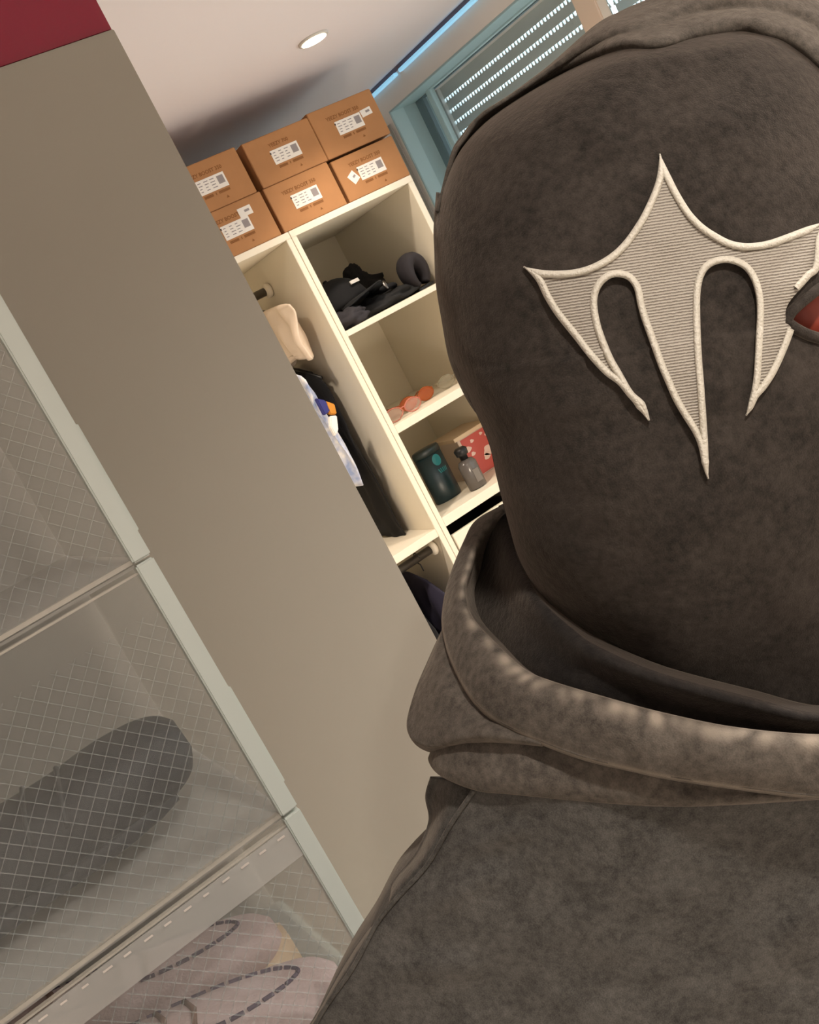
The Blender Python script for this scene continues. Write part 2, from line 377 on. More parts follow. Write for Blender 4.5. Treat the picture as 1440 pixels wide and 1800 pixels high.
# ------------------------------------------------------------------ cardboard shoe boxes on top
M_LID = mat('kraft_cardboard_lid', (171, 120, 76), .8, var=.06, scale=14)
def shoe_box(x0, x1, z0, z1, y0, label, words, sticker=None):
    t = empty('cardboard_shoe_box', label, 'box', ((x0+x1)/2, y0+.17, z0), 'cardboard shoe boxes on top of the shelves')
    d = .335; lid = .0
    bx('carton', (x0, x1, y0, y0+d, z0, z1), M_CARD, t, .0015)
    bx('lid_fold', (x0+.001, x1-.001, y0+.004, y0+d-.004, z1-.0005, z1+.0012), M_LID, t, 0)
    cx, cz, e = (x0+x1)/2, (z0+z1)/2, y0-.0004
    rot = Matrix.Rotation(math.pi/2, 4, 'X')
    bm = bmesh.new(); add_text(bm, words, .0135, Matrix.Translation((cx-.006, e, cz+.032)) @ rot, spacing=1.0, bold=True); build('printed_words', bm, M_PRINT, t)
    bm = bmesh.new()
    xx = cx-.035
    random.seed(int(x0*1000)+int(z0*1000))
    for wd_ in (.030, .006, .034):
        n = max(1, int(wd_/.0034))
        for k in range(n): box(bm, xx+k*.0034, xx+k*.0034+.0026, e, y0, cz-.0305, cz-.0235)
        xx += wd_+.004
    build('printed_small_line', bm, M_PRINT, t)
    bm = bmesh.new(); vs = [bm.verts.new(p) for p in ((cx+.022, e, cz-.047), (cx+.031, e, cz-.047), (cx+.0265, e, cz-.040))]; bm.faces.new(vs); build('printed_mark', bm, M_PRINT, t)
    lb = bx('size_label', (cx-.042, cx+.045, y0-.0008, y0, cz-.019, cz+.019), M_LABEL, t, 0)
    bx('label_patch', (cx+.021, cx+.040, y0-.0010, y0-.0008, cz-.008, cz+.013), M_GREY, lb, 0)
    bm = bmesh.new()
    for r_ in range(4):
        for k in range(3): box(bm, cx-.036+k*.018, cx-.036+k*.018+random.uniform(.006, .014), y0-.0010, y0-.0008, cz-.012+r_*.0075, cz-.0098+r_*.0075)
    build('label_print', bm, M_GREY, lb)
    bx('label_dot', (cx-.044, cx-.040, y0-.0009, y0-.0004, cz+.010, cz+.015), M_INK, lb, 0)
    if sticker:
        dx, dz, sw, shh, an = sticker
        bm = bmesh.new(); box(bm, -sw/2, sw/2, -.0008, 0, -shh/2, shh/2)
        mt = Matrix.Translation((cx+dx, y0, cz+dz)) @ Matrix.Rotation(an, 4, 'Y')
        bmesh.ops.transform(bm, matrix=mt, verts=bm.verts); s = build('extra_sticker', bm, M_LABEL, t)
        bm = bmesh.new(); box(bm, -sw*.05, sw*.32, -.0011, -.0008, -.002, .004); bmesh.ops.transform(bm, matrix=mt, verts=bm.verts); build('sticker_print', bm, M_GREY, s)
    return t
zb = top1+.0005
shoe_box(1.005, 1.2215, zb, zb+.1245, 2.60, 'kraft shoe box at lower left of the stack with a small tag above its label', 'YEEZY BOOST 350', (.044, .031, .040, .024, 0))
shoe_box(1.000, 1.2150, zb+.1260, zb+.2520, 2.60, 'kraft shoe box at upper left of the stack, partly behind the beige wardrobe', 'YEEZY BOOST 350')
shoe_box(1.2320, 1.4430, zb, zb+.1245, 2.60, 'kraft shoe box in the middle of the bottom row with one plain label', 'YEEZY BOOST 350')
shoe_box(1.2360, 1.4505, zb+.1260, zb+.2500, 2.60, 'kraft shoe box in the middle of the top row with a short word line', 'YEEZY 700')
shoe_box(1.4530, 1.6690, zb, zb+.1180, 2.60, 'kraft shoe box at lower right with a tilted white tag left of its label', 'YEEZY BOOST 350', (-.063, -.002, .026, .030, -.5))
shoe_box(1.4520, 1.6710, zb+.1260, zb+.2580, 2.60, 'kraft shoe box at upper right with a torn tag right of its label', 'YEEZY BOOST 350', (.066, .012, .036, .020, -.06))

# ------------------------------------------------------------------ beige wardrobe with a red box on top
PX, PY, PZ = .436, 1.06, Z(.362)
wb = empty('wardrobe', 'tall plain beige wardrobe side panel behind the clear shoe boxes', 'wardrobe', (0, 1.35, 0))
bx('side_panel', (-.80, PX, PY, PY+.018, 0, PZ), M_PANEL, wb, .001)
bx('side_panel', (-.80, PX, PY+.55, PY+.568, 0, PZ), M_PANEL, wb, .001)
bx('top_panel', (-.80, PX-.02, PY+.018, PY+.55, PZ-.02, PZ), M_PANEL, wb, .001)
bx('bottom_panel', (-.80, PX-.02, PY+.018, PY+.55, .05, .07), M_PANEL, wb, .001)
bx('back_panel', (-.806, -.80, PY, PY+.568, 0, PZ), M_PANEL, wb, 0)
for k in range(2):
    dr = bx('door', (PX-.018, PX, PY+.020+k*.266, PY+.282+k*.266, .07, PZ-.003), M_PANEL, wb, .001)
    bm = bmesh.new(); yk = PY+.262 if k == 0 else PY+.306
    tube(bm, [(PX, yk, 1.02), (PX+.025, yk, 1.03), (PX+.025, yk, 1.16), (PX, yk, 1.17)], .005, 8); build('handle', bm, M_STEEL, dr, True)
rb = empty('red_box', 'large glossy red box on top of the beige wardrobe', 'box', (0, 1.2, PZ))
bx('box_body', (-.45, PX+.001, PY+.006, PY+.34, PZ+.0005, PZ+.17), M_RED, rb, .002)
bx('lid', (-.452, PX+.003, PY+.004, PY+.342, PZ+.17, PZ+.20), M_RED, rb, .002)

# ------------------------------------------------------------------ clear shoe display boxes stacked in front of the wardrobe
BX0, BX1, BY0, BY1, BH = -.215, .1345, .71, 1.045, .2105
BZ = [Z(-.0820), Z(-.0820)-BH, Z(-.0820)-2*BH]
M_DASH = mat('embossed_marks', (206, 196, 186), .5)
def clear_box(z0, label, first):
    t = empty('shoe_display_box', label, 'box', ((BX0+BX1)/2, (BY0+BY1)/2, z0), 'clear shoe boxes stacked by the wardrobe')
    z1 = z0+BH-.0012; th = .002
    bm = bmesh.new()
    box(bm, BX1-.006-th, BX1-.006, BY0+.006, BY1, z0+.002, z1); build('side_wall', bm, M_TUB, t)
    bm = bmesh.new(); box(bm, BX0+.006, BX0+.006+th, BY0+.006, BY1, z0+.002, z1); build('side_wall', bm, M_TUB, t)
    bm = bmesh.new(); box(bm, BX0+.008, BX1-.008, BY1-th, BY1, z0+.002, z1); build('back_wall', bm, M_TUB, t)
    bm = bmesh.new(); box(bm, BX0+.006, BX1-.006, BY0+.004, BY1, z0, z0+th); build('bottom', bm, M_TUB, t)
    bm = bmesh.new(); box(bm, BX0+.006, BX1-.006, BY0+.004, BY1, z1-th, z1); build('top', bm, M_TUB, t)
    for a, b_ in ((BX1-.0138, BX1), (BX0, BX0+.0138)):
        bx('frame_post', (a, b_, BY0-.004, BY0+.006, z0+.0004, z1-.0002), M_STRIP, t, .0012)
    bx('front_edge', (BX0+.0138, BX1-.0138, BY0-.001, BY0+.004, z0+.0003, z0+.0034), M_EDGE, t, 0)
    bx('front_edge', (BX0+.0138, BX1-.0138, BY0-.001, BY0+.004, z1-.0063, z1-.0048), M_EDGE, t, 0)
    dr = bx('door', (BX0+.0142, BX1-.0142, BY0-.002, BY0, z0+.0036, z1-.0065), M_DOOR, t, 0)
    if first: bx('door_rail', (BX0+.0142, BX1-.0142, BY0-.0032, BY0-.0022, z1-.031, z1-.0068), M_RAIL, dr, 0)
    bm = bmesh.new(); rr = random.Random(3)
    for k in range(20 if first else 0): box(bm, BX0+.03+k*.0155, BX0+.03+k*.0155+.004+rr.random()*.003, BY0-.0036, BY0-.0032, z1-.0112, z1-.0098)
    if first: build('embossed_line', bm, M_DASH, dr)['kind'] = 'stuff'
    # quilted grid pressed into the door film: thin diagonal ribs clipped to the door
    bm = bmesh.new(); x0, x1, za, zc = BX0+.016, BX1-.016, z0+.005, z1-.033
    W, H, p, hw = x1-x0, zc-za, .0128, .00035
    for s in (1, -1):
        c = -H if s == 1 else 0
        lim = W if s == 1 else W+H
        while c < lim:
            # line x = c + s*z (s=1) or x = c - z (s=-1)
            lo, hi = (max(0, -c), min(H, W-c)) if s == 1 else (max(0, c-W), min(H, c))
            if hi-lo > .003:
                xa, xb = x0+c+s*lo, x0+c+s*hi
                y = BY0-.0034
                vs = [bm.verts.new(q) for q in ((xa-hw, y, za+lo), (xa+hw, y, za+lo), (xb+hw, y, za+hi), (xb-hw, y, za+hi))]
                vb = [bm.verts.new((v.co.x, BY0-.002, v.co.z)) for v in vs]
                bm.faces.new(vs)
                for a in range(4): bm.faces.new((vs[a], vb[a], vb[(a+1)%4], vs[(a+1)%4]))
            c += p
    build('quilted_grid', bm, M_GRID, dr)['kind'] = 'stuff'
    bx('hinge_tab', (BX1, BX1+.003, BY0+.006, BY0+.03, z0+.018, z0+.10), M_STRIP, t, .0005)
    return t
clear_box(BZ[0], 'clear shoe box topmost of the stack, dark shoe at its left edge', False)
clear_box(BZ[1], 'clear shoe box in the middle of the stack with a navy foam clog inside', False)
clear_box(BZ[2], 'clear shoe box lowest of the stack with a pair of mauve knit sneakers inside', True)
pl = empty('low_cabinet', 'white low cabinet carrying the stack of clear shoe boxes', 'cabinet', ((BX0+BX1)/2, .88, 0))
bx('carcass', (BX0-.02, BX1, BY0, BY1, .04, BZ[2]-.0005), M_STRIP, pl, .002)
bx('plinth', (BX0, BX1-.02, BY0+.03, BY1, 0, .04), M_STRIP, pl, .002)
bx('door', (BX0-.018, BX1-.002, BY0-.018, BY0-.0005, .05, BZ[2]-.008), M_STRIP, pl, .002)

# ---- shoes ------------------------------------------------------------------
def superring(c, a, b_, e, n=36, top=1.0, bot=1.0):
    out = []
    for k in range(n):
        th = 2*math.pi*k/n; cs, sn = math.cos(th), math.sin(th)
        y = a*math.copysign(abs(cs)**(2/e), cs); z = b_*math.copysign(abs(sn)**(2/e), sn)
        out.append((c[0], c[1]+y, c[2]+z*(top if z > 0 else bot)))
    return out
def clog(loc, rotz, rotx, label, rise=0.0):
    """foam clog, toe towards +x: rounded hull, foot opening, ridges and vents"""
    t = empty('foam_clog', label, 'shoe', loc, 'dark foam clogs')
    T = Matrix.Translation(loc) @ Matrix.Rotation(rotz, 4, 'Z') @ Matrix.Rotation(-rotx, 4, 'Y')
    st = [(-.140, .020, .045, .030), (-.130, .036, .056, .045), (-.10, .043, .056, .052), (-.05, .045, .050, .046), (-.01, .046, .044, .042), (.04, .052, .041, .039), (.08, .054, .041, .039), (.115, .047, .040, .036), (.135, .034, .040, .028), (.145, .016, .042, .014)]
    P = np.array(st); bm = bmesh.new(); rings = []
    for u in np.linspace(0, len(st)-1, 46):
        x, a, zc, b_ = cat(P, u)
        ring = superring((x, 0, zc), max(a, .003), max(b_, .003), 2.7)
        rings.append(ring)
    rings_loft(bm, rings); T = T @ Matrix.Diagonal((1, 1, .86, 1)); bmesh.ops.transform(bm, matrix=T, verts=bm.verts); build('hull', bm, M_CLOG, t, True)
    bm = bmesh.new()
    lathe(bm, [(.9, .0), (1.0, .002), (1.05, -.004), (1.02, -.010)], 32, (0, 0, 0))
    bmesh.ops.transform(bm, matrix=T @ Matrix.Translation((-.072, 0, .104)) @ Matrix.Diagonal((.052, .032, 1, 1)), verts=bm.verts); build('collar', bm, mat('clog_collar_foam', (30, 38, 46), .6), t, True)
    bm = bmesh.new()
    for k, x in enumerate((.012, .04)):
        pts = []
        for s in np.linspace(.15, math.pi-.15, 18):
            a, zc, b_ = np.interp(x, P[:, 0], P[:, 1]), np.interp(x, P[:, 0], P[:, 2]), np.interp(x, P[:, 0], P[:, 3])
            cs, sn = math.cos(s), math.sin(s)
            pts.append((x+.012*sn, a*1.01*math.copysign(abs(cs)**(2/2.7), cs), zc+b_*1.01*sn**(2/2.7)))
        tube(bm, pts, .0022, 6)
    bmesh.ops.transform(bm, matrix=T, verts=bm.verts); build('ridge_bands', bm, mat('clog_band_foam', (38, 44, 50), .55), t, True)
    bm = bmesh.new()
    P2 = [(x*.88-.004, a*.98, .011, .010) for x, a, zc, b_ in st[1:-1]]
    rings_loft(bm, [superring((x, 0, zc), a, b_, 5, 32) for x, a, zc, b_ in P2]); bmesh.ops.transform(bm, matrix=T, verts=bm.verts); build('sole', bm, M_CLOG, t, True)
    return t
clog((-.1105, .86, BZ[0]+.006), math.radians(-4), math.radians(3), 'dark foam clog cut by the photo edge inside the top clear box')
clog((-.034, .845, BZ[1]+.013), math.radians(-6), math.radians(4), 'navy foam clog with rounded toe inside the middle clear box')
def sneaker(loc, rotz, label):
    t = empty('knit_sneaker', label, 'shoe', loc, 'mauve knit sneakers')
    T = Matrix.Translation(loc) @ Matrix.Rotation(rotz, 4, 'Z')
    st = [(-.140, .016, .060, .030), (-.128, .030, .066, .042), (-.09, .036, .070, .048), (-.04, .038, .066, .046), (.01, .043, .058, .040), (.06, .048, .050, .032), (.10, .046, .044, .025), (.128, .034, .040, .019), (.142, .014, .038, .010)]
    P = np.array(st); bm = bmesh.new(); rings = []
    for u in np.linspace(0, len(st)-1, 40):
        x, a, zc, b_ = cat(P, u); rings.append(superring((x, 0, zc), max(a, .003), max(b_, .003), 2.3))
    rings_loft(bm, rings); bmesh.ops.transform(bm, matrix=T, verts=bm.verts); build('knit_upper', bm, M_SNEAK, t, True)
    bm = bmesh.new()
    rings_loft(bm, [superring((x, 0, .018), a*1.12, .018, 4, 32) for x, a in ((-.146, .018), (-.132, .034), (-.09, .041), (-.02, .041), (.05, .049), (.10, .048), (.13, .037), (.147, .014))])
    bmesh.ops.transform(bm, matrix=T, verts=bm.verts); sl = build('sole', bm, M_SOLE, t, True)
    def sy(x, s):
        a, zc, b_ = np.interp(x, P[:, 0], P[:, 1]), np.interp(x, P[:, 0], P[:, 2]), np.interp(x, P[:, 0], P[:, 3])
        q = min(.98, abs(s)); return (x, a*s, zc+b_*(1-q**2.3)**(1/2.3)+.0008)
    bm = bmesh.new()          # dashed toe-cap seam: short stitches round a long loop
    loop = [(.02+.095*math.sin(v), .62*math.cos(v)) for v in np.linspace(0, math.pi, 20)]
    for k in range(0, 19):
        a, b_ = loop[k], loop[k+1]
        am = (a[0]+(b_[0]-a[0])*.75, a[1]+(b_[1]-a[1])*.75)
        tube(bm, [sy(*a), sy(*am)], .0019, 6)
    for s in (-1, 1):
        for k in range(7):
            x = .012-k*.016; tube(bm, [sy(x, s*.62), sy(x-.011, s*.63)], .0019, 6)
    bmesh.ops.transform(bm, matrix=T, verts=bm.verts); build('dashed_seam', bm, M_STITCH, t)
    bm = bmesh.new()
    for k in range(3): 
        tube(bm, [sy(.03-k*.022, -.5), sy(.035-k*.022, 0), sy(.03-k*.022, .5)], .0026, 6)
    bmesh.ops.transform(bm, matrix=T, verts=bm.verts); build('lace', bm, M_SNEAKD, t, True)
    bm = bmesh.new(); lathe(bm, [(.9, -.012), (1.0, .0), (.95, .006), (.8, -.004), (.75, -.02)], 28)
    bmesh.ops.transform(bm, matrix=T @ Matrix.Translation((-.085, 0, .112)) @ Matrix.Diagonal((.046, .030, 1, 1)), verts=bm.verts); build('collar', bm, M_SNEAKD, t, True)
    return t
sneaker((-.040, .925, BZ[2]+.0025), math.radians(-3), 'mauve knit sneaker with dashed toe seam, the rear one in the lowest clear box')
sneaker((-.030, .795, BZ[2]+.0025), math.radians(-5), 'mauve knit sneaker with dashed toe seam, the front one in the lowest clear box')

# ------------------------------------------------------------------ things in the cubbies
def blob(bm, c, r, sc=(1,1,1), amp=.25, fr=14, seed=0, sub=4, flat=None):
    g = bmesh.ops.create_icosphere(bm, subdivisions=sub, radius=1)
    for v in g['verts']:
        n = v.co.normalized()
        k = 1+amp*noise.noise(Vector((n.x*fr*.12+seed, n.y*fr*.12, n.z*fr*.12+seed*2)))+amp*.4*noise.noise(n*fr*.3+Vector((seed, 0, 0)))
        p = Vector((n.x*sc[0], n.y*sc[1], n.z*sc[2]))*r*k
        q = p+Vector(c)
        if flat is not None and q.z < flat: q.z = flat
        v.co = q
z1 = Z(SH[0][1])
def cap_hat(loc, rz, tilt, label, m):
    t = empty('baseball_cap', label, 'cap', loc)
    T = Matrix.Translation(loc) @ Matrix.Rotation(rz, 4, 'Z') @ Matrix.Rotation(tilt, 4, 'X')
    bm = bmesh.new(); prof = [(.088*math.cos(a), .098*math.sin(a)) for a in np.linspace(0, math.pi/2-.02, 12)]
    lathe(bm, prof, 32)
    for v in bm.verts: v.co += Vector((1, 1, .6))*.007*noise.noise(v.co*26)
    bmesh.ops.transform(bm, matrix=T, verts=bm.verts); build('crown', bm, m, t, True)
    bm = bmesh.new(); lathe(bm, [(.002, .094), (.008, .101), (.006, .105), (.001, .106)], 12); bmesh.ops.transform(bm, matrix=T, verts=bm.verts); build('button', bm, m, t, True)
    bm = bmesh.new(); R = []
    for k in range(21):
        a = math.radians(-62+124*k/20); ex = .066*math.cos(a*1.35)
        i_, o_ = (.086*math.sin(a), -.086*math.cos(a)), (.092*math.sin(a), -.086*math.cos(a)-ex)
        z_ = -.012*abs(math.sin(a))
        R.append([(i_[0], i_[1], .004), (o_[0], o_[1], z_), (o_[0], o_[1], z_-.003), (i_[0], i_[1], 0)])
    rings_loft(bm, R); bmesh.ops.transform(bm, matrix=T, verts=bm.verts); build('brim', bm, m, t, True)
    bm = bmesh.new(); box(bm, -.022, .022, -.088, -.084, .040, .050); bmesh.ops.transform(bm, matrix=T, verts=bm.verts); build('white_tag', bm, M_LABEL, t)
    return t
cap_hat((1.375, 2.775, z1+.050), .5, -.22, 'black cap with a small pale tag lying on the top cubby shelf', M_BLACK)
t = empty('shoulder_bag', 'soft black shoulder bag slumped at the back of the top cubby', 'bag', (1.48, 2.9, z1))
bm = bmesh.new(); blob(bm, (1.522, 2.93, z1+.06), .075, (1.35, .85, 1.0), .3, 20, 3, flat=z1+.001); build('pouch', bm, M_BLACK, t, True)
bm = bmesh.new(); blob(bm, (1.520, 2.91, z1+.128), .040, (.75, .7, 1.0), .25, 18, 8); build('flap', bm, M_BLACK, t, True)
bm = bmesh.new(); tube(bm, [cat(np.array([(1.475, 2.88, z1+.07), (1.468, 2.80, z1+.062), (1.480, 2.73, z1+.056), (1.51, 2.71, z1+.054), (1.55, 2.76, z1+.05), (1.575, 2.86, z1+.06)]), u) for u in np.linspace(0, 5, 40)], .009, 8); build('strap', bm, M_BLACK, t, True)
bm = bmesh.new(); lathe(bm, [(.004, 0), (.008, .001), (.008, .003), (.003, .004)], 12); bmesh.ops.transform(bm, matrix=Matrix.Translation((1.495, 2.708, z1+.062)) @ Matrix.Rotation(1.2, 4, 'X') @ Matrix.Diagonal((1, 2, 1, 1)), verts=bm.verts); build('buckle', bm, M_STEEL, t, True)
bm = bmesh.new(); blob(bm, (1.325, 2.70, z1+.022), .062, (1.05, 1.1, .55), .3, 22, 5, flat=z1+.001)
tag(build('rolled_scarf', bm, M_DARKGREY, None, True), 'dark grey rolled cloth at the front left corner of the top cubby', 'cloth')
bm = bmesh.new(); blob(bm, (1.47, 2.735, z1+.016), .085, (1.35, .95, .36), .3, 22, 11, flat=z1+.001)
tag(build('folded_shirt', bm, mat('charcoal_cloth', (26, 26, 27), .9, bump=.4, bscale=90), None, True), 'charcoal garment lying flat along the front of the top cubby', 'clothing')
# grey slipper standing on its heel against the right wall
t = empty('grey_slipper', 'dark grey slipper leaning upright at the right of the top cubby', 'shoe', (1.605, 2.68, z1))
T = Matrix.Translation((1.600, 2.70, z1+.001)) @ Matrix.Rotation(math.radians(-4), 4, 'Y')
bm = bmesh.new(); pts = [(.026*math.sin(a), 0, .052+.044*-math.cos(a)) for a in np.linspace(.6, 2*math.pi-.6, 28)]
tube(bm, pts, .014, 12, radii=[.012+.009*math.sin(k/27*math.pi) for k in range(28)])
for v in bm.verts: v.co.y *= 2.2
bmesh.ops.transform(bm, matrix=T, verts=bm.verts); build('upper', bm, M_DARKGREY, t, True)
bm = bmesh.new(); box(bm, -.030, .030, -.028, .060, 0, .008); bmesh.ops.transform(bm, matrix=T, verts=bm.verts); build('sole', bm, M_CAP, t, bevel=.003)

def glasses(loc, rz, label, ml, mf):
    t = empty('sunglasses', label, 'glasses', loc, 'glasses on the middle shelf')
    T = Matrix.Translation(loc) @ Matrix.Rotation(rz, 4, 'Z')
    for s in (-1, 1):
        c = Vector((s*.035, 0, .020))
        ring = [c+Vector((.028*math.cos(a)*(1+.08*math.cos(2*a)), .003*math.cos(a)*s, .019*math.sin(a))) for a in np.linspace(0, 2*math.pi, 28, endpoint=False)]
        bm = bmesh.new(); tube(bm, ring, .0022, 6, closed=True); bmesh.ops.transform(bm, matrix=T, verts=bm.verts); rm = build('rim', bm, mf, t, True)
        bm = bmesh.new()
        f = [bm.verts.new(p+Vector((0, .0006, 0))) for p in ring]; g = [bm.verts.new(p-Vector((0, .0006, 0))) for p in ring]
        bm.faces.new(f); bm.faces.new(g[::-1])
        for k in range(28): bm.faces.new((f[k], f[(k+1)%28], g[(k+1)%28], g[k]))
        bmesh.ops.transform(bm, matrix=T, verts=bm.verts); build('lens', bm, ml, rm)
        bm = bmesh.new(); tube(bm, [(s*.064, 0, .028), (s*.067, .01, .028), (s*.066, .09, .026), (s*.062, .125, .012), (s*.060, .135, .003)], .0022, 6); bmesh.ops.transform(bm, matrix=T, verts=bm.verts); build('temple', bm, mf, t, True)
    bm = bmesh.new(); tube(bm, [(-.009, 0, .024), (-.004, -.002, .028), (.004, -.002, .028), (.009, 0, .024)], .002, 6); bmesh.ops.transform(bm, matrix=T, verts=bm.verts); build('bridge', bm, mf, t, True)
    return t
z2 = Z(SH[1][1])
glasses((1.335, 2.655, z2+.001), .0, 'pink clear glasses nearest the left end of the middle shelf', clear('pale_pink_lens', (214, 170, 150), .25, .15), M_PINK)
glasses((1.425, 2.72, z2+.001), .05, 'orange tinted sunglasses behind the pink glasses on the middle shelf', M_TORT, M_TORT)
glasses((1.575, 2.72, z2+.001), .0, 'grey clear glasses at the right of the middle shelf', M_CLEARGL, M_CLEARGL)

z3 = Z(SH[2][1])
t = empty('teal_tin', 'tall dark teal oval tin with a teal emblem on the bottom shelf', 'tin', (1.385, 2.76, z3))
bm = bmesh.new(); lathe(bm, [(.044, .0005), (.047, .004), (.047, .150)], 40, (1.392, 2.765, z3), 1, .62); build('tin_body', bm, M_TEAL, t, True)
bm = bmesh.new(); lathe(bm, [(.048, .150), (.048, .166), (.045, .171), (.02, .173)], 40, (1.392, 2.765, z3), 1, .62); build('lid', bm, mat('dark_olive_lid', (22, 36, 34), .35), t, True)
bm = bmesh.new()
def onq(u, h): a = -math.pi/2+u; return (1.392+.0476*math.cos(a), 2.765+.0476*.62*math.sin(a), z3+h)
g = [[bm.verts.new(onq(.15+.34*math.cos(a)*r_, .128+.018*math.sin(a)*r_)) for a in np.linspace(0, 2*math.pi, 20, endpoint=False)] for r_ in (1, .55)]
for k in range(20): bm.faces.new((g[0][k], g[0][(k+1)%20], g[1][(k+1)%20], g[1][k]))
bm.faces.new(g[1])
for k in range(5):
    pts = [onq(-.1+k*.16, .100), onq(-.02+k*.16, .100), onq(.06+k*.13, .086), onq(-.02+k*.13, .086)]
    bm.faces.new([bm.verts.new(p) for p in pts])
build('emblem', bm, M_TEAL2, t)
t = empty('glass_bottle', 'small smoky glass bottle with black stopper in front of the teal tin', 'bottle', (1.445, 2.67, z3))
bm = bmesh.new(); lathe(bm, [(.022, .0005), (.030, .003), (.031, .080), (.024, .092), (.011, .096)], 32, (1.452, 2.675, z3), 1, .75); build('bottle_body', bm, M_BOTTLE, t, True)
bm = bmesh.new(); lathe(bm, [(.012, .096), (.013, .108), (.019, .110), (.021, .128), (.014, .134)], 24, (1.452, 2.675, z3)); build('stopper', bm, M_CAP, t, True)
bm = bmesh.new(); box(bm, 1.445, 1.466, 2.651, 2.6525, z3+.02, z3+.06); build('bottle_label', bm, mat('bottle_label_print', (116, 108, 100), .5), t)
t = empty('printed_carton', 'pale carton with a red printed front at the right of the bottom shelf', 'carton', (1.58, 2.85, z3))
bx('carton_body', (1.512, 1.645, 2.78, 2.94, z3+.0005, z3+.135), mat('pale_carton', (206, 186, 168), .7), t, .001)
bx('carton_lid', (1.500, 1.647, 2.772, 2.945, z3+.135, z3+.147), mat('carton_lid_card', (214, 190, 158), .7), t, .001)
fp = bx('front_print', (1.522, 1.644, 2.7793, 2.78, z3+.004, z3+.131), M_CARDRED, t, 0)
bm = bmesh.new(); rr = random.Random(5)
for (cx, cz, r_) in ((1.535, .095, .012), (1.56, .112, .007), (1.545, .075, .008), (1.60, .060, .020), (1.585, .045, .012), (1.622, .052, .013), (1.62, .105, .009), (1.60, .118, .006)):
    k = rr.random()*3; bm.faces.new([bm.verts.new((cx+r_*(1+.25*math.sin(3*a+k))*math.cos(a), 2.7788, z3+cz+r_*.8*math.sin(a))) for a in np.linspace(0, 2*math.pi, 16, endpoint=False)])
build('print_shapes', bm, mat('pale_pink_print', (226, 196, 184), .6), fp)

# ------------------------------------------------------------------ clothes in the hanging compartment
def garment(name, label, x, y0, y1, ztop, zbot, m, thick=.03, seed=0, hook=.048, flare=.0, yh=None):
    """a hanging garment seen edge-on: shoulders sloping from the hanger, soft vertical folds"""
    t = empty(name, label, 'clothing', (x, (y0+y1)/2, zbot), 'clothes on hangers')
    bm = bmesh.new(); rings = []
    ym = (y0+y1)/2
    for u in np.linspace(0, 1, 26):
        z = ztop+(zbot-ztop)*u
        k = min(1, .22+ (u/.12)) if u < .12 else 1
        hy = (y1-y0)/2*min(1, .25+.75*math.sqrt(min(1, u/.10)))*(1+flare*u)
        ring = []
        for j in range(44):
            a = 2*math.pi*j/44; yy = ym+hy*math.copysign(abs(math.cos(a))**.75, math.cos(a))
            f = .42*math.sin(yy*85+seed*3+u*4)+.9*noise.noise(Vector((yy*22, z*11, seed*7.1)))
            ring.append((x+thick*.5*math.sin(a)*k+thick*.6*f*min(1, u*4), yy+.008*noise.noise(Vector((z*9, seed, 1))), z+.01*math.sin(yy*30+seed)*(1 if u > .9 else 0)))
        rings.append(ring)
    rings_loft(bm, rings); build('cloth', bm, m, t, True); ym = yh or ym; hw_ = .17 if yh is None else .045
    bm = bmesh.new()
    if yh is None: tube(bm, [(x, ym-hw_, ztop-.05), (x, ym-.05, ztop-.005), (x, ym, ztop+.008), (x, ym+.05, ztop-.005), (x, ym+.17, ztop-.05)], .005, 6)
    hk = [(x, ym, ztop+.008), (x, ym, ztop+hook-.018)]+[(x, ym+.018*math.sin(a), ztop+hook-.018*math.cos(a)) for a in np.linspace(.3, 4.6, 12)]
    tube(bm, hk, .0018, 6); build('hanger', bm, M_CAP, t, True)
    return t
ry = 2.85
garment('hanging_shirt', 'beige shirt on a hanger bunched at the rail, topmost of the visible clothes', 1.158, 2.64, 3.06, Z(.115), Z(-.055), M_BEIGE, .040, 1)
garment('hanging_shirt', 'white shirt with blue print hanging below the beige one', 1.099, 2.63, 3.08, Z(-.06), Z(-.43), M_SHIRT, .030, 2, hook=.225)
garment('hanging_shirt', 'plain black shirt standing in for the shadow on the cabinet side, below the beige one', 1.188, 2.73, 3.08, Z(-.075), Z(-.643), M_BLACK, .020, 3, hook=.24)  # black cloth fills the area of shade on the divider
tl = empty('hanging_scarf', 'small scarf with blue, orange and white patches at the front of the hanging clothes', 'scarf', (1.11, 2.61, Z(-.28)))
for nm, m, P in (('blue_patch', M_BLUE, [(1.090, -.160), (1.113, -.178), (1.112, -.210), (1.090, -.212)]), ('orange_patch', M_ORANGE, [(1.113, -.180), (1.133, -.199), (1.125, -.226), (1.106, -.218), (1.105, -.200)]),
                 ('white_patch', M_WHITE, [(1.103, -.221), (1.123, -.229), (1.106, -.266), (1.089, -.276), (1.089, -.247)])):
    bm = bmesh.new(); f0 = [bm.verts.new((x, 2.606+.10*(x-1.10), Z(z))) for x, z in P]; f1 = [bm.verts.new((x-.004, 2.618+.10*(x-1.10), Z(z))) for x, z in P]
    bm.faces.new(f0); bm.faces.new(f1[::-1])
    for k in range(len(P)): bm.faces.new((f0[k], f1[k], f1[(k+1) % len(P)], f0[(k+1) % len(P)]))
    build(nm, bm, m, tl, False, .0025)
garment('hanging_coat', 'dark navy coat hanging under the lower shelf', 1.156, 2.605, 3.00, Z(-.755), Z(-1.45), M_NAVY, .045, 4, yh=2.655)
garment('hanging_coat', 'black coat hanging left of the navy coat under the lower shelf', 1.066, 2.605, 3.00, Z(-.755), Z(-1.45), M_BLACK, .05, 6, yh=2.655)

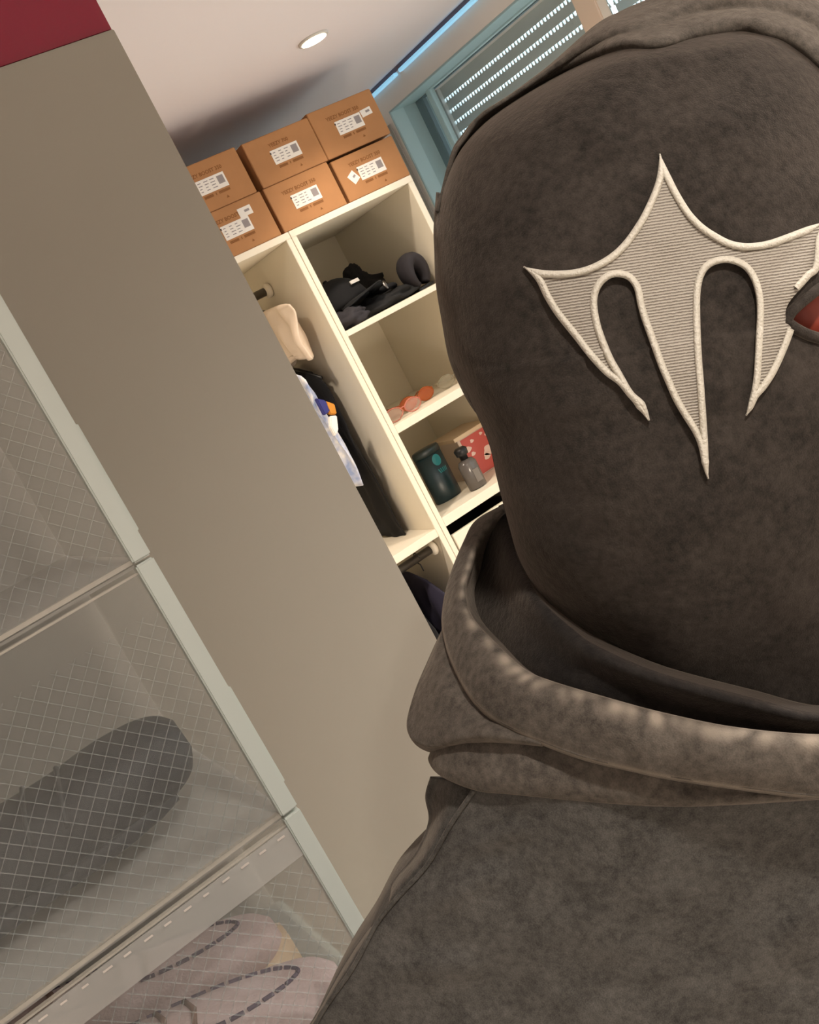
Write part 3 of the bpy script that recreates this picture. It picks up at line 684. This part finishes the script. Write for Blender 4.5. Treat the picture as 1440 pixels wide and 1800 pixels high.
# ------------------------------------------------------------------ the person in the hoodie
def grid_mesh(name, G, m, parent, close_u=False, keep=None, uv=None):
    nr, nc = len(G), len(G[0]); verts = [tuple(p) for r in G for p in r]; faces = []
    for i in range(nr-1):
        for j in range(nc if close_u else nc-1):
            if keep and not keep(i, j): continue
            faces.append((i*nc+j, i*nc+(j+1) % nc, (i+1)*nc+(j+1) % nc, (i+1)*nc+j))
    me = bpy.data.meshes.new(name); me.from_pydata(verts, [], faces); me.update()
    return link(name, me, m, parent, True)
def patch(name, rails, m, parent, nu=120, nv=40, disp=None, solid=.0018, wear_and_light=None):
    rows = [resample(r, nu) for r in rails]
    G = []
    for v in np.linspace(0, len(rails)-1, nv):
        G.append(cat(np.array(rows), v))
    out = []
    for i, r in enumerate(G):
        row = []
        for j, (x, y, w) in enumerate(r):
            if disp: w += disp(x, y, i/(nv-1), j/(nu-1))
            row.append(C(x, y, w))
        out.append(row)
    o = grid_mesh(name, out, m, parent)
    if wear_and_light:
        at = o.data.attributes.new('wear_and_light', 'FLOAT', 'POINT')
        at.data.foreach_set('value', [wear_and_light(G[i][j][0], G[i][j][1], i/(nv-1), j/(nu-1)) for i in range(nv) for j in range(nu)])
    if solid:
        md = o.modifiers.new('thickness', 'SOLIDIFY'); md.thickness = solid; md.offset = 0
    return o
def nz(x, y, s, seed=0): return noise.noise(Vector((x/s, y/s, seed)))

pr = empty('person', 'person in a washed grey hoodie whose hood covers the face, pale embroidered emblem on it', 'person', tuple(C(1300, 2700, .62)))
pr.location.z = 0
# the covered head: rows across a leaning axis, left outline taken around the hood
A0 = np.array((1163., 270.)); AX = np.array((.1395, .9902)); LT = np.array((.9902, -.1395))
sil = [(1110,70),(1000,122),(940,155),(880,192),(836,228),(800,275),(777,335),(769,400),(769,483),(773,520),(783,567),(797,633),(823,697),(839,730),(861,780),(873,840),(888,900),(908,975),(945,1048),(1003,1112),(1052,1143)]
ta = sorted([((np.array(p)-A0)@AX, -((np.array(p)-A0)@LT)) for p in sil])
T_ = [-246, -232]+[a for a, _ in ta]+[ta[-1][0]+120, ta[-1][0]+260]
H_ = [20, 40]+[b_ for _, b_ in ta]+[150, 90]
def half(t): return float(np.interp(t, T_, H_))
TS = np.linspace(T_[0], T_[-1], 200)
HS = np.array([half(t) for t in TS]); kern = np.ones(7)/7; HSs = np.convolve(np.pad(HS, 3, mode='edge'), kern, 'valid')
def half(t): return float(np.interp(t, TS, HSs))
silR = [(1215, 22), (1300, 14), (1400, 40), (1480, 105), (1560, 235), (1622, 400), (1640, 560), (1635, 720), (1610, 880), (1590, 1000), (1570, 1110)]
tr_ = sorted([((np.array(p)-A0)@AX, (np.array(p)-A0)@LT) for p in silR])
TR = [-246]+[a for a, _ in tr_]+[T_[-2], T_[-1]]; HR = [30]+[b_ for _, b_ in tr_]+[390, 330]
HRs = np.array([np.interp(t, TR, HR) for t in TS]); HRs = np.convolve(np.pad(HRs, 3, mode='edge'), kern, 'valid')
def side(t, s): return half(t) if s < 0 else float(np.interp(t, TS, HRs))
WC = .500
def bulge(t):
    q = abs((t-330)/700); k = min(1, max(0, (t+250)/85)); k = .12+.88*k*k*(3-2*k)
    return k*((.102*max(0, 1-q**2.6)**.6)**4+(.050**4 if t > 330 else 0))**.25
def wmask(px, py):
    d = np.array((px, py))-A0; t = d@AX; s = d@LT; n = min(.999, abs(s)/max(side(t, s), 5))
    w = WC-bulge(t)*(1-n**2.5)**(1/2.5)
    w += .0022*nz(px, py, 160, 3)+.0010*nz(px, py, 60, 9)+max(0, t-420)*2.6e-5
    return w
rows = []
ns = np.sin(np.linspace(-math.pi/2, math.pi/2, 150))
for t in np.linspace(T_[0], T_[-1], 220):
    row = []
    for n in ns:
        p = A0+AX*t+LT*(n*side(t, n)); row.append(C(p[0], p[1], wmask(p[0], p[1])))
    for n in ns[::-1][8:-8:4]:
        p = A0+AX*t+LT*(n*side(t, n)*.90); w = WC+.09*(1-abs(n)**2.4)**(1/2.4)*(bulge(t)/.102+.1); row.append(C(720+(p[0]-720)*WC/w, 900+(p[1]-900)*WC/w, w))
    rows.append(row)
EYE = [(1383,566),(1389,552),(1402,538),(1424,520),(1448,502),(1480,488),(1520,486),(1552,500),(1560,528),(1540,560),(1500,588),(1460,597),(1425,590),(1400,578)]
def inpoly(x, y, P):
    c = False
    for (x1, y1), (x2, y2) in zip(P, P[1:]+P[:1]):
        if (y1 > y) != (y2 > y) and x < (x2-x1)*(y-y1)/(y2-y1)+x1: c = not c
    return c
tl_ = np.linspace(T_[0], T_[-1], 220)
def keep(i, j):
    if j >= 149: return True
    p = A0+AX*(tl_[i]+tl_[i+1])/2+LT*((ns[j]+ns[j+1])/2*side(tl_[i], ns[j])); return not inpoly(p[0], p[1], EYE)
face = grid_mesh('face_cover', rows, M_MASK, pr, close_u=True, keep=keep)
# eye opening: rolled cloth lip round the hole
bm = bmesh.new(); ec = resample(EYE+EYE[:1], 60)[:-1]
tube(bm, [C(x, y, wmask(x, y)-.0008) for x, y in ec], .0022, 8, closed=True); build('eye_hole_edge', bm, M_MASK, pr, True)
# the body itself: one continuous figure inside the clothes, head to hips and legs
def ell(c, rx, ry, ax, ay, n=28): return [tuple(Vector(c)+Vector(ax)*rx*math.cos(2*math.pi*k/n)+Vector(ay)*ry*math.sin(2*math.pi*k/n)) for k in range(n)]
vR, vF = Vector(tuple(LT[0]*cR+LT[1]*cD)), Vector(tuple(fw))
bm = bmesh.new(); rg = []
for t, rx, ry in ((-110, .02, .02), (-90, .04, .04), (-40, .066, .060), (60, .090, .084), (200, .096, .090), (400, .098, .092), (560, .092, .086), (700, .078, .076), (820, .062, .066), (920, .054, .056), (1000, .054, .05), (1080, .08, .05), (1140, .11, .05), (1250, .13, .05), (1500, .13, .05), (1800, .12, .05), (2100, .11, .05)):
    p = A0+AX*t; w = .520+max(0, t-600)*2.0e-4; rg.append(ell(C(p[0], p[1], w), rx, ry, vR, vF))
rings_loft(bm, rg); build('body', bm, M_SKIN, pr, True)
# bulging skin around the eye, seen through the hole
bm = bmesh.new(); blob(bm, (0, 0, 0), 1, sub=4, amp=0)
ep = C(1462, 545, wmask(1462, 545)); ec_ = ep+(C(1240, 560, .54)-ep).normalized()*.030
bmesh.ops.transform(bm, matrix=Matrix.Translation(ec_) @ Matrix.Scale(.022, 4), verts=bm.verts); build('brow_skin', bm, M_SKIN, pr, True)

# embroidered emblem
def zz(P): return [(880+x*.3889, 240+y*.3889) for x, y in P]
TIP, BOT = np.array((1160., 270.)), np.array((1245.5, 842.))
axv = (BOT-TIP)/np.linalg.norm(BOT-TIP)
def mir(p):
    d = np.array(p)-TIP; al = d@axv; lt = d-al*axv; return tuple(TIP+al*axv-lt)
topR = zz([(750,140),(775,190),(800,240),(835,300),(870,350),(920,400),(980,440),(1040,470),(1100,482),(1160,480),(1220,468),(1300,440),(1380,410),(1440,392)])
left_top = zz([(200,605),(300,605),(380,590),(450,560),(510,520),(560,470),(610,400),(650,330),(690,240),(710,170)])
LTIP, LPR, RPR = zz([(103,588)])[0], zz([(672,1285)])[0], zz([(1110,1262)])[0]
left_low = zz([(160,650),(200,730),(250,810),(330,910),(400,1000),(470,1075),(530,1120),(580,1180),(620,1215),(650,1250)])
archL = zz([(655,1235),(630,1190),(590,1140),(550,1070),(510,1000),(480,930),(455,860),(440,790),(438,730),(455,680),(490,645),(530,635),(575,648),(605,690),(620,760),(640,830),(665,900),(690,970),(715,1040),(745,1110),(780,1190),(820,1260),(870,1340),(895,1400),(910,1470),(925,1520)])
archR = zz([(940,1480),(938,1400),(932,1300),(925,1200),(918,1100),(910,1000),(905,900),(902,800),(904,700),(920,630),(950,590),(1000,572),(1050,575),(1100,600),(1135,650),(1155,720),(1160,800),(1155,900),(1150,1000),(1145,1080),(1135,1150),(1120,1210)])
low_r = zz([(1140,1230),(1165,1180),(1200,1140),(1240,1080),(1270,1020),(1300,950),(1328,875)])
notch = zz([(1300,848),(1288,800),(1305,750),(1350,695)])
up_r = zz([(1400,640),(1445,585)])
RTIP = mir(LTIP)
PTS = dict(t=[tuple(TIP)]+topR+[RTIP], r=[RTIP]+up_r[::-1]+notch[:0:-1][:1], n=[notch[3], notch[2], notch[1], notch[0]], lr=[low_r[-1]]+low_r[-2::-1]+[RPR],
           ar=[RPR]+archR[::-1]+[tuple(BOT)], al=[tuple(BOT)]+archL[::-1]+[LPR], ll=[LPR]+left_low[::-1]+[LTIP], lt=[LTIP]+left_top+[tuple(TIP)])
sm = {k: resample(v, max(8, 4*len(v))) for k, v in PTS.items()}
poly = []
for k in ('t', 'r', 'n', 'lr', 'ar', 'al', 'll', 'lt'): poly += [tuple(p) for p in sm[k][:-1]]
pp = [Vector(p) for p in poly]; n0 = len(pp)
xs = [p[0] for p in poly]; ys = [p[1] for p in poly]
for x in np.arange(min(xs), max(xs), 9):
    for y in np.arange(min(ys), max(ys), 9):
        if inpoly(x, y, poly): pp.append(Vector((x, y)))
vo, eo, fo, *_ = delaunay_2d_cdt(pp, [(i, (i+1) % n0) for i in range(n0)], [], 1, 1e-4)
nv_ = len(vo); verts = [C(v.x, v.y, wmask(v.x, v.y)-.0022) for v in vo]+[C(v.x, v.y, wmask(v.x, v.y)+.001) for v in vo]
cnt = {}
for f in fo:
    for a, b_ in zip(f, f[1:]+f[:1]): cnt.setdefault((min(a, b_), max(a, b_)), []).append((a, b_))
faces = [tuple(f) for f in fo]+[(b_, a, a+nv_, b_+nv_) for k, l in cnt.items() if len(l) == 1 for a, b_ in l]
me = bpy.data.meshes.new('emblem'); me.from_pydata(verts, [], faces); me.update()
uvl = me.uv_layers.new(name='UVMap'); A_ = np.array(axv); B_ = np.array((axv[1], -axv[0]))
for lp in me.loops:
    v = vo[lp.vertex_index % nv_]; uvl.data[lp.index].uv = ((np.array(v)@B_)/1440, (np.array(v)@A_)/1440)
emb = link('emblem', me, M_EMB, pr, True); emb['label'] = 'pale embroidered three-pronged emblem with raised satin edge'
bm = bmesh.new()
def border(P, w0=6.6, taper=(True, True), inset=6.2):
    P = resample(P, max(40, 10*len(P)))
    L = np.concatenate([[0], np.cumsum(np.hypot(*np.diff(P, axis=0).T))]); tot = L[-1]
    prev = None; n = 7
    for i in range(len(P)):
        tg = P[min(i+1, len(P)-1)]-P[max(i-1, 0)]; tg = tg/np.linalg.norm(tg); nr = np.array((-tg[1], tg[0]))
        e = min(1, ((L[i] if taper[0] else 999)/34+.12), ((tot-L[i]) if taper[1] else 999)/34+.12)
        c = P[i]+nr*inset*e; ring = []
        for k in range(n+1):
            a = math.pi*k/n; q = c+nr*w0*e*math.cos(a); ring.append(bm.verts.new(C(q[0], q[1], wmask(q[0], q[1])-.0012-.0030*e**.7*math.sin(a)**.8)))
        if prev:
            for k in range(n): bm.faces.new((prev[k], prev[k+1], ring[k+1], ring[k]))
        prev = ring
for k in ('t', 'lr', 'ar', 'al', 'll', 'lt'): border(PTS[k], taper=(k != 'lr', True))
border(PTS['r'], taper=(True, False))
build('satin_border', bm, M_BORD, emb, True)

# hood: crown band over the top of the face, with a rolled inner edge
Sx = [(771,374),(795,275),(815,240),(847,204),(925,155),(993,121),(1090,85),(1158,80),(1226,61),(1299,51),(1347,58),(1391,73),(1435,107),(1500,180),(1560,290),(1600,420)]
Ox = [(768,372),(798,275),(819,242),(846,204),(893,173),(962,121),(1043,49),(1090,22),(1140,0),(1210,-28),(1300,-40),(1390,-30),(1470,10),(1550,90),(1620,240),(1655,400)]
def ws(x, y): return min(wmask(x, y), WC)
rS0 = [(x+8*(i < 3), y+10, ws(x, y+6)+.006) for i, (x, y) in enumerate(Sx)]
th = [.0, .001, .002, .004, .006, .008, .010, .010, .010, .010, .010, .010, .009, .008, .006, .004]
rS1 = [(x, y, ws(x, y)-.0015-.3*h) for (x, y), h in zip(Sx, th)]
def mixr(f, dw): return [(a[0]+(b_[0]-a[0])*f, a[1]+(b_[1]-a[1])*f, ws(a[0], a[1])*(1-f)+.488*f-dw*h*100) for a, b_, h in zip(Sx, Ox, th)]
rail_h = [rS0, rS1, mixr(.16, .010), mixr(.32, .009), mixr(.42, .0062), mixr(.62, .0105), mixr(.85, .006), [(x+2, y+3, .505) for x, y in Ox],
          [(720+(x-720)*.93+20, 900+(y-900)*.93, .56) for x, y in Ox], [(720+(x-720)*.84+60, 900+(y-900)*.84, .62) for x, y in Ox], [(1180+(x-1180)*.35, 520+(y-520)*.35, .66) for x, y in Ox]]
def dh(x, y, v, u): return (.0024*nz(x*.6, y*1.4, 110, 5)+.0008*nz(x, y, 45, 8))*min(1, 3*u)*min(1, v*5)
patch('hood', rail_h, M_HOOD, pr, 200, 90, dh)
# the hood's edge down the left cheek
rl = [[(770,338,.509),(766,400,.510),(768,440,.512),(771,500,.512),(782,567,.512),(795,633,.512),(820,690,.512),(838,722,.514)],
      [(770,339,.504),(766,400,.497),(767,440,.495),(770,500,.494),(781,567,.494),(794,633,.494),(819,692,.496),(838,723,.500)],
      [(771,341,.500),(771,402,.485),(775,442,.482),(781,502,.480),(794,567,.478),(808,633,.480),(829,692,.487),(840,724,.494)],
      [(772,344,.498),(777,404,.480),(782,444,.475),(790,504,.472),(805,567,.470),(818,635,.473),(834,694,.484),(841,725,.492)],
      [(773,346,.500),(781,406,.486),(787,446,.483),(796,506,.480),(811,570,.478),(823,640,.482),(837,697,.490),(842,727,.497)]]
patch('hood_cheek_edge', rl, M_HOOD, pr, 90, 30, lambda x, y, v, u: .0010*nz(x, y, 40, 2))

# neck of the hood: ribbed rim, inner lining, hanging flap and collar fold
rim_i = [(886,899,.545),(854,935,.540),(838,964,.532),(826,999,.522),(816,1040,.508),(828,1086,.490),(870,1133,.466),(921,1179,.446),(967,1200,.435),(1060,1228,.419),(1163,1256,.407),(1291,1282,.400),(1438,1295,.398),(1560,1288,.405),(1680,1220,.435),(1745,1100,.49),(1735,1035,.55),(1640,985,.62),(1400,960,.655),(1150,945,.655),(975,925,.62)]
rim_s = [(880,893,.552),(838,918,.550),(818,953,.545),(797,1004,.536),(783,1055,.524),(781,1107,.508),(800,1170,.482),(839,1235,.459),(895,1276,.443),(1008,1323,.423),(1111,1349,.412),(1214,1369,.405),(1438,1397,.400),(1580,1392,.406),(1710,1310,.436),(1785,1160,.50),(1780,1085,.565),(1680,1020,.64),(1410,990,.685),(1140,965,.68),(950,925,.63)]
def mx(a, b_, f, dw): return [(p[0]+(q[0]-p[0])*f, p[1]+(q[1]-p[1])*f, p[2]+(q[2]-p[2])*f-dw) for p, q in zip(a, b_)]
def shift(a, dx, dy, dw): return [(p[0]+dx, p[1]+dy, p[2]+dw) for p in a]
rim_in = [(p[0]+14+.02*max(0, 900-p[0]), p[1]+4, p[2]+.030) for p in rim_i]
def drim(x, y, v, u):
    g = math.exp(-((v-.42)/.09)**2)
    return -.00025*g*math.sin(u*200+7*nz(x, y, 120, 1))*min(1, 8*u)+.0022*nz(x, y, 110, 4)+.0012*nz(x, y, 45, 14)
patch('hood_rim', [rim_in, shift(rim_i, 3, 3, .010), rim_i, mx(rim_i, rim_s, .14, .0055), mx(rim_i, rim_s, .42, .0075), mx(rim_i, rim_s, .72, .0055), rim_s, shift(rim_s, 3, 4, .007), shift(rim_s, 14, 2, .022)], M_HOOD, pr, 340, 80, drim, wear_and_light=lambda x, y, v, u: max(0, math.exp(-((v-.34)/.085)**2)*(.46+.34*math.sin(u*220+5*nz(x, y, 90, 1))+.8*nz(x, y*.4, 22, 3))+.55*math.exp(-((v-.745)/.02)**2)+.4*math.exp(-((v-.25)/.015)**2)))  # worn patches and seam, with light on the inner edge painted in
# rolled seam cord along the rim
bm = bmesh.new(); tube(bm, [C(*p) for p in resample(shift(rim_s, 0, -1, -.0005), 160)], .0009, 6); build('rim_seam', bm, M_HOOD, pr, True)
lin_t = [(872,905,.560),(886,905,.548),(897,945,.530),(908,985,.512),(946,1055,.470),(1007,1112,.4445),(1054,1143,.432),(1163,1189,.419),(1317,1230,.4145),(1438,1258,.414),(1560,1240,.420),(1660,1160,.45),(1700,1060,.50)]
lin_b = [(845,960,.575),(836,990,.565),(835,1040,.552),(850,1095,.530),(895,1150,.492),(950,1195,.465),(1010,1218,.450),(1120,1250,.436),(1290,1290,.428),(1438,1305,.424),(1570,1295,.432),(1680,1225,.46),(1740,1110,.51)]
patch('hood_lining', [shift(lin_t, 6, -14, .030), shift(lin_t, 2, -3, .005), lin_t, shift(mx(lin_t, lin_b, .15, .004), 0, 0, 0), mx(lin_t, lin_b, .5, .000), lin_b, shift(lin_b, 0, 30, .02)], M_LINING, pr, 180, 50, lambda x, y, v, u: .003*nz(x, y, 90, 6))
fl_t = [(781,1100,.514),(783,1122,.508),(800,1170,.487),(839,1235,.464),(868,1258,.457),(895,1276,.449),(950,1303,.440)]
fl_b = [(779,1112,.530),(757,1160,.522),(731,1222,.512),(719,1282,.498),(752,1311,.478),(838,1301,.458),(955,1309,.443)]
patch('hood_flap', [shift(fl_t, 8, -4, .012), fl_t, mx(fl_t, fl_b, .33, .007), mx(fl_t, fl_b, .66, .008), mx(fl_t, fl_b, .92, .004), fl_b, [(p[0]+14, p[1]+10, p[2]+.016) for p in fl_b], [(p[0]+60, p[1]+4, p[2]+.05) for p in fl_b]], M_HOOD, pr, 120, 70, lambda x, y, v, u: .0030*nz(x, y, 70, 7)+.001*nz(x, y, 28, 3))
co_t = [(800,1270,.530),(768,1296,.500),(790,1296,.476),(836,1292,.462),(906,1294,.451),(957,1303,.444),(1111,1342,.426),(1317,1382,.412),(1438,1394,.409),(1600,1376,.418),(1730,1290,.46)]
co_b = [(770,1322,.515),(756,1334,.494),(776,1361,.476),(836,1386,.460),(890,1392,.452),(931,1396,.447),(1060,1408,.433),(1214,1414,.420),(1438,1402,.411),(1600,1392,.421),(1740,1330,.46)]
patch('collar', [shift(co_t, 10, -20, .02), co_t, mx(co_t, co_b, .35, .004), mx(co_t, co_b, .7, .005), mx(co_t, co_b, .93, .003), co_b, shift(co_b, 3, -3, .010), shift(co_b, 20, -12, .03)], M_HOOD, pr, 160, 60, lambda x, y, v, u: .0022*nz(x, y, 80, 12)+.001*nz(x, y, 30, 13))

# torso of the hoodie, from the collar to the hem
seam = [(834,1388,.464),(792,1450,.474),(752,1519,.482),(696,1581,.488),(662,1624,.492),(621,1700,.497),(563,1785,.505),(505,1900,.515),(470,2050,.53),(468,2250,.55),(480,2450,.57),(500,2700,.59)]
yr = [1384,1450,1519,1581,1624,1700,1785,1900,2050,2250,2450,2700]
rows_b = []
def ridge(x, y, p, q, w, h):
    P, Q = np.array(p, float), np.array(q, float); d = Q-P; L = np.linalg.norm(d); d = d/L
    r = np.array((x, y))-P; al = r@d; pe = r@np.array((-d[1], d[0])); e = np.clip(min(al, L-al)/40+1, 0, 1)
    return -h*math.exp(-(pe/w)**2)*e
def dbody(x, y):
    w = .004*nz(x, y, 230, 21)+.0018*nz(x, y, 90, 22)+.0006*nz(x, y, 30, 24)
    for a in (((775,1500),(905,1462),18,.0040), ((720,1600),(860,1540),24,.0038), ((650,1700),(820,1700),26,.0036), ((1250,1760),(1440,1600),40,.003)): w += ridge(x, y, *a)
    return w
fine = resample([(*s_, y_) for s_, y_ in zip(seam, yr)], 110)
G = []
for (x0, y0, w0, yc) in fine:
    xc = 1300; xr = 2*xc-x0; row = []
    k = (yc-1384)/1316
    wcn = .421+.018*min(1, k*4)+.11*k
    for u in np.linspace(0, 1, 110):
        n = -1+2*u; x = xc+(xc-x0)*n
        y = y0+(yc+20*math.sin(min(1, k*6)*1.2)-y0)*(1-n*n)
        w = w0-(w0-wcn)*(1-abs(n)**2.2)
        row.append(C(x, y, w+dbody(x, y)*min(1, 6*(1-abs(n)))))
    for u in np.linspace(0, 1, 40)[1:-1]:
        n = 1-2*u; w = w0+.05+.12*(1-n*n)**.5*min(1, .35+k*3); x = 720+(xc+(xc-x0)*n-720)*w0/w; y = 900+(y0-900)*(w0/w)-60*(1-n*n)*max(0, 1-k*3)
        row.append(C(x, y, w))
    G.append(row)
grid_mesh('hoodie_torso', G, M_BODY, pr, close_u=True)
bm = bmesh.new(); hem = G[-1]; rg = []
hc = sum((Vector(p) for p in hem), Vector())/len(hem); dn = (Vector(G[-1][60])-Vector(G[-9][60])).normalized()
for o_, s_ in ((-.01, 1.005), (0, 1.02), (.03, 1.02), (.055, 1.0), (.06, .95)): rg.append([tuple(hc+(Vector(p)-hc)*s_+dn*o_) for p in hem])
rings_loft(bm, rg); build('hem_band', bm, M_HOOD, pr, True)
bm = bmesh.new(); tube(bm, [C(*p) for p in resample(shift(seam[:9], 0, 0, -.0012), 120)], .0011, 8); build('armhole_seam', bm, M_BODY, pr, True)
# sleeves: from the armhole round the shoulder and down to the pocket
def mirx(P): return [(2600-x, y, w) for x, y, w in P]
sl_o = [(760,1366,.512),(751,1400,.516),(757,1444,.520),(734,1500,.526),(694,1550,.530),(686,1590,.530),(643,1644,.530),(602,1706,.530),(556,1790,.535),(470,1930,.545),(400,2100,.555),(400,2300,.56),(480,2480,.55),(600,2580,.53)]
sl_s = [(840,1384,.470),(834,1391,.466),(792,1450,.477),(752,1519,.485),(698,1579,.491),(676,1606,.494),(640,1665,.498),(600,1735,.503),(566,1785,.507),(515,1890,.517),(520,2060,.52),(560,2250,.52),(640,2400,.51),(740,2480,.50)]
for k_, tr in enumerate((lambda P: P, mirx)):
    so, ss = tr(sl_o), tr(sl_s); sg = 1 if k_ == 0 else -1
    ro = patch('sleeve', [[(x+sg*30, y+4, w+.02) for x, y, w in ss], [(x+sg*3, y+1, w+.006) for x, y, w in ss], mx(ss, so, .45, .008), mx(ss, so, .85, .004), so, [(x+sg*25, y, w+.045) for x, y, w in so], [(x+sg*110, y, w+.10) for x, y, w in so], [(x+sg*260, y, w+.09) for x, y, w in so]], M_BODY, pr, 110, 50, (lambda x, y, v, u: .004*nz(x, y, 90, 31)*min(1, 4*v)) if k_ == 0 else None)
# trousers and shoes, out of the photograph, so that the figure stands on the floor
for s_ in (-1, 1):
    hx = hc+vR*.085*s_; ft = Vector((hx.x+.02*s_, hx.y-.06, .075))
    bm = bmesh.new(); rg = []
    for u in np.linspace(0, 1, 14):
        p = (hx+Vector((0, 0, .02))).lerp(ft, u); r_ = .098-.040*u; rg.append(ell(p, r_, r_*1.05, (1,0,0), (0,1,0)))
    rings_loft(bm, rg); build('trouser_leg', bm, M_JEANS, pr, True)
    bm = bmesh.new(); rings_loft(bm, [[(ft.x+y, ft.y-x-.03, z) for x, y, z in superring((x_, 0, zc), a, b_, 2.6, 24)] for x_, a, zc, b_ in ((-.10, .02, .045, .03), (-.09, .036, .05, .05), (-.03, .042, .05, .05), (.06, .048, .038, .038), (.13, .042, .03, .03), (.155, .02, .025, .018))]); build('shoe', bm, M_CAP, pr, True)
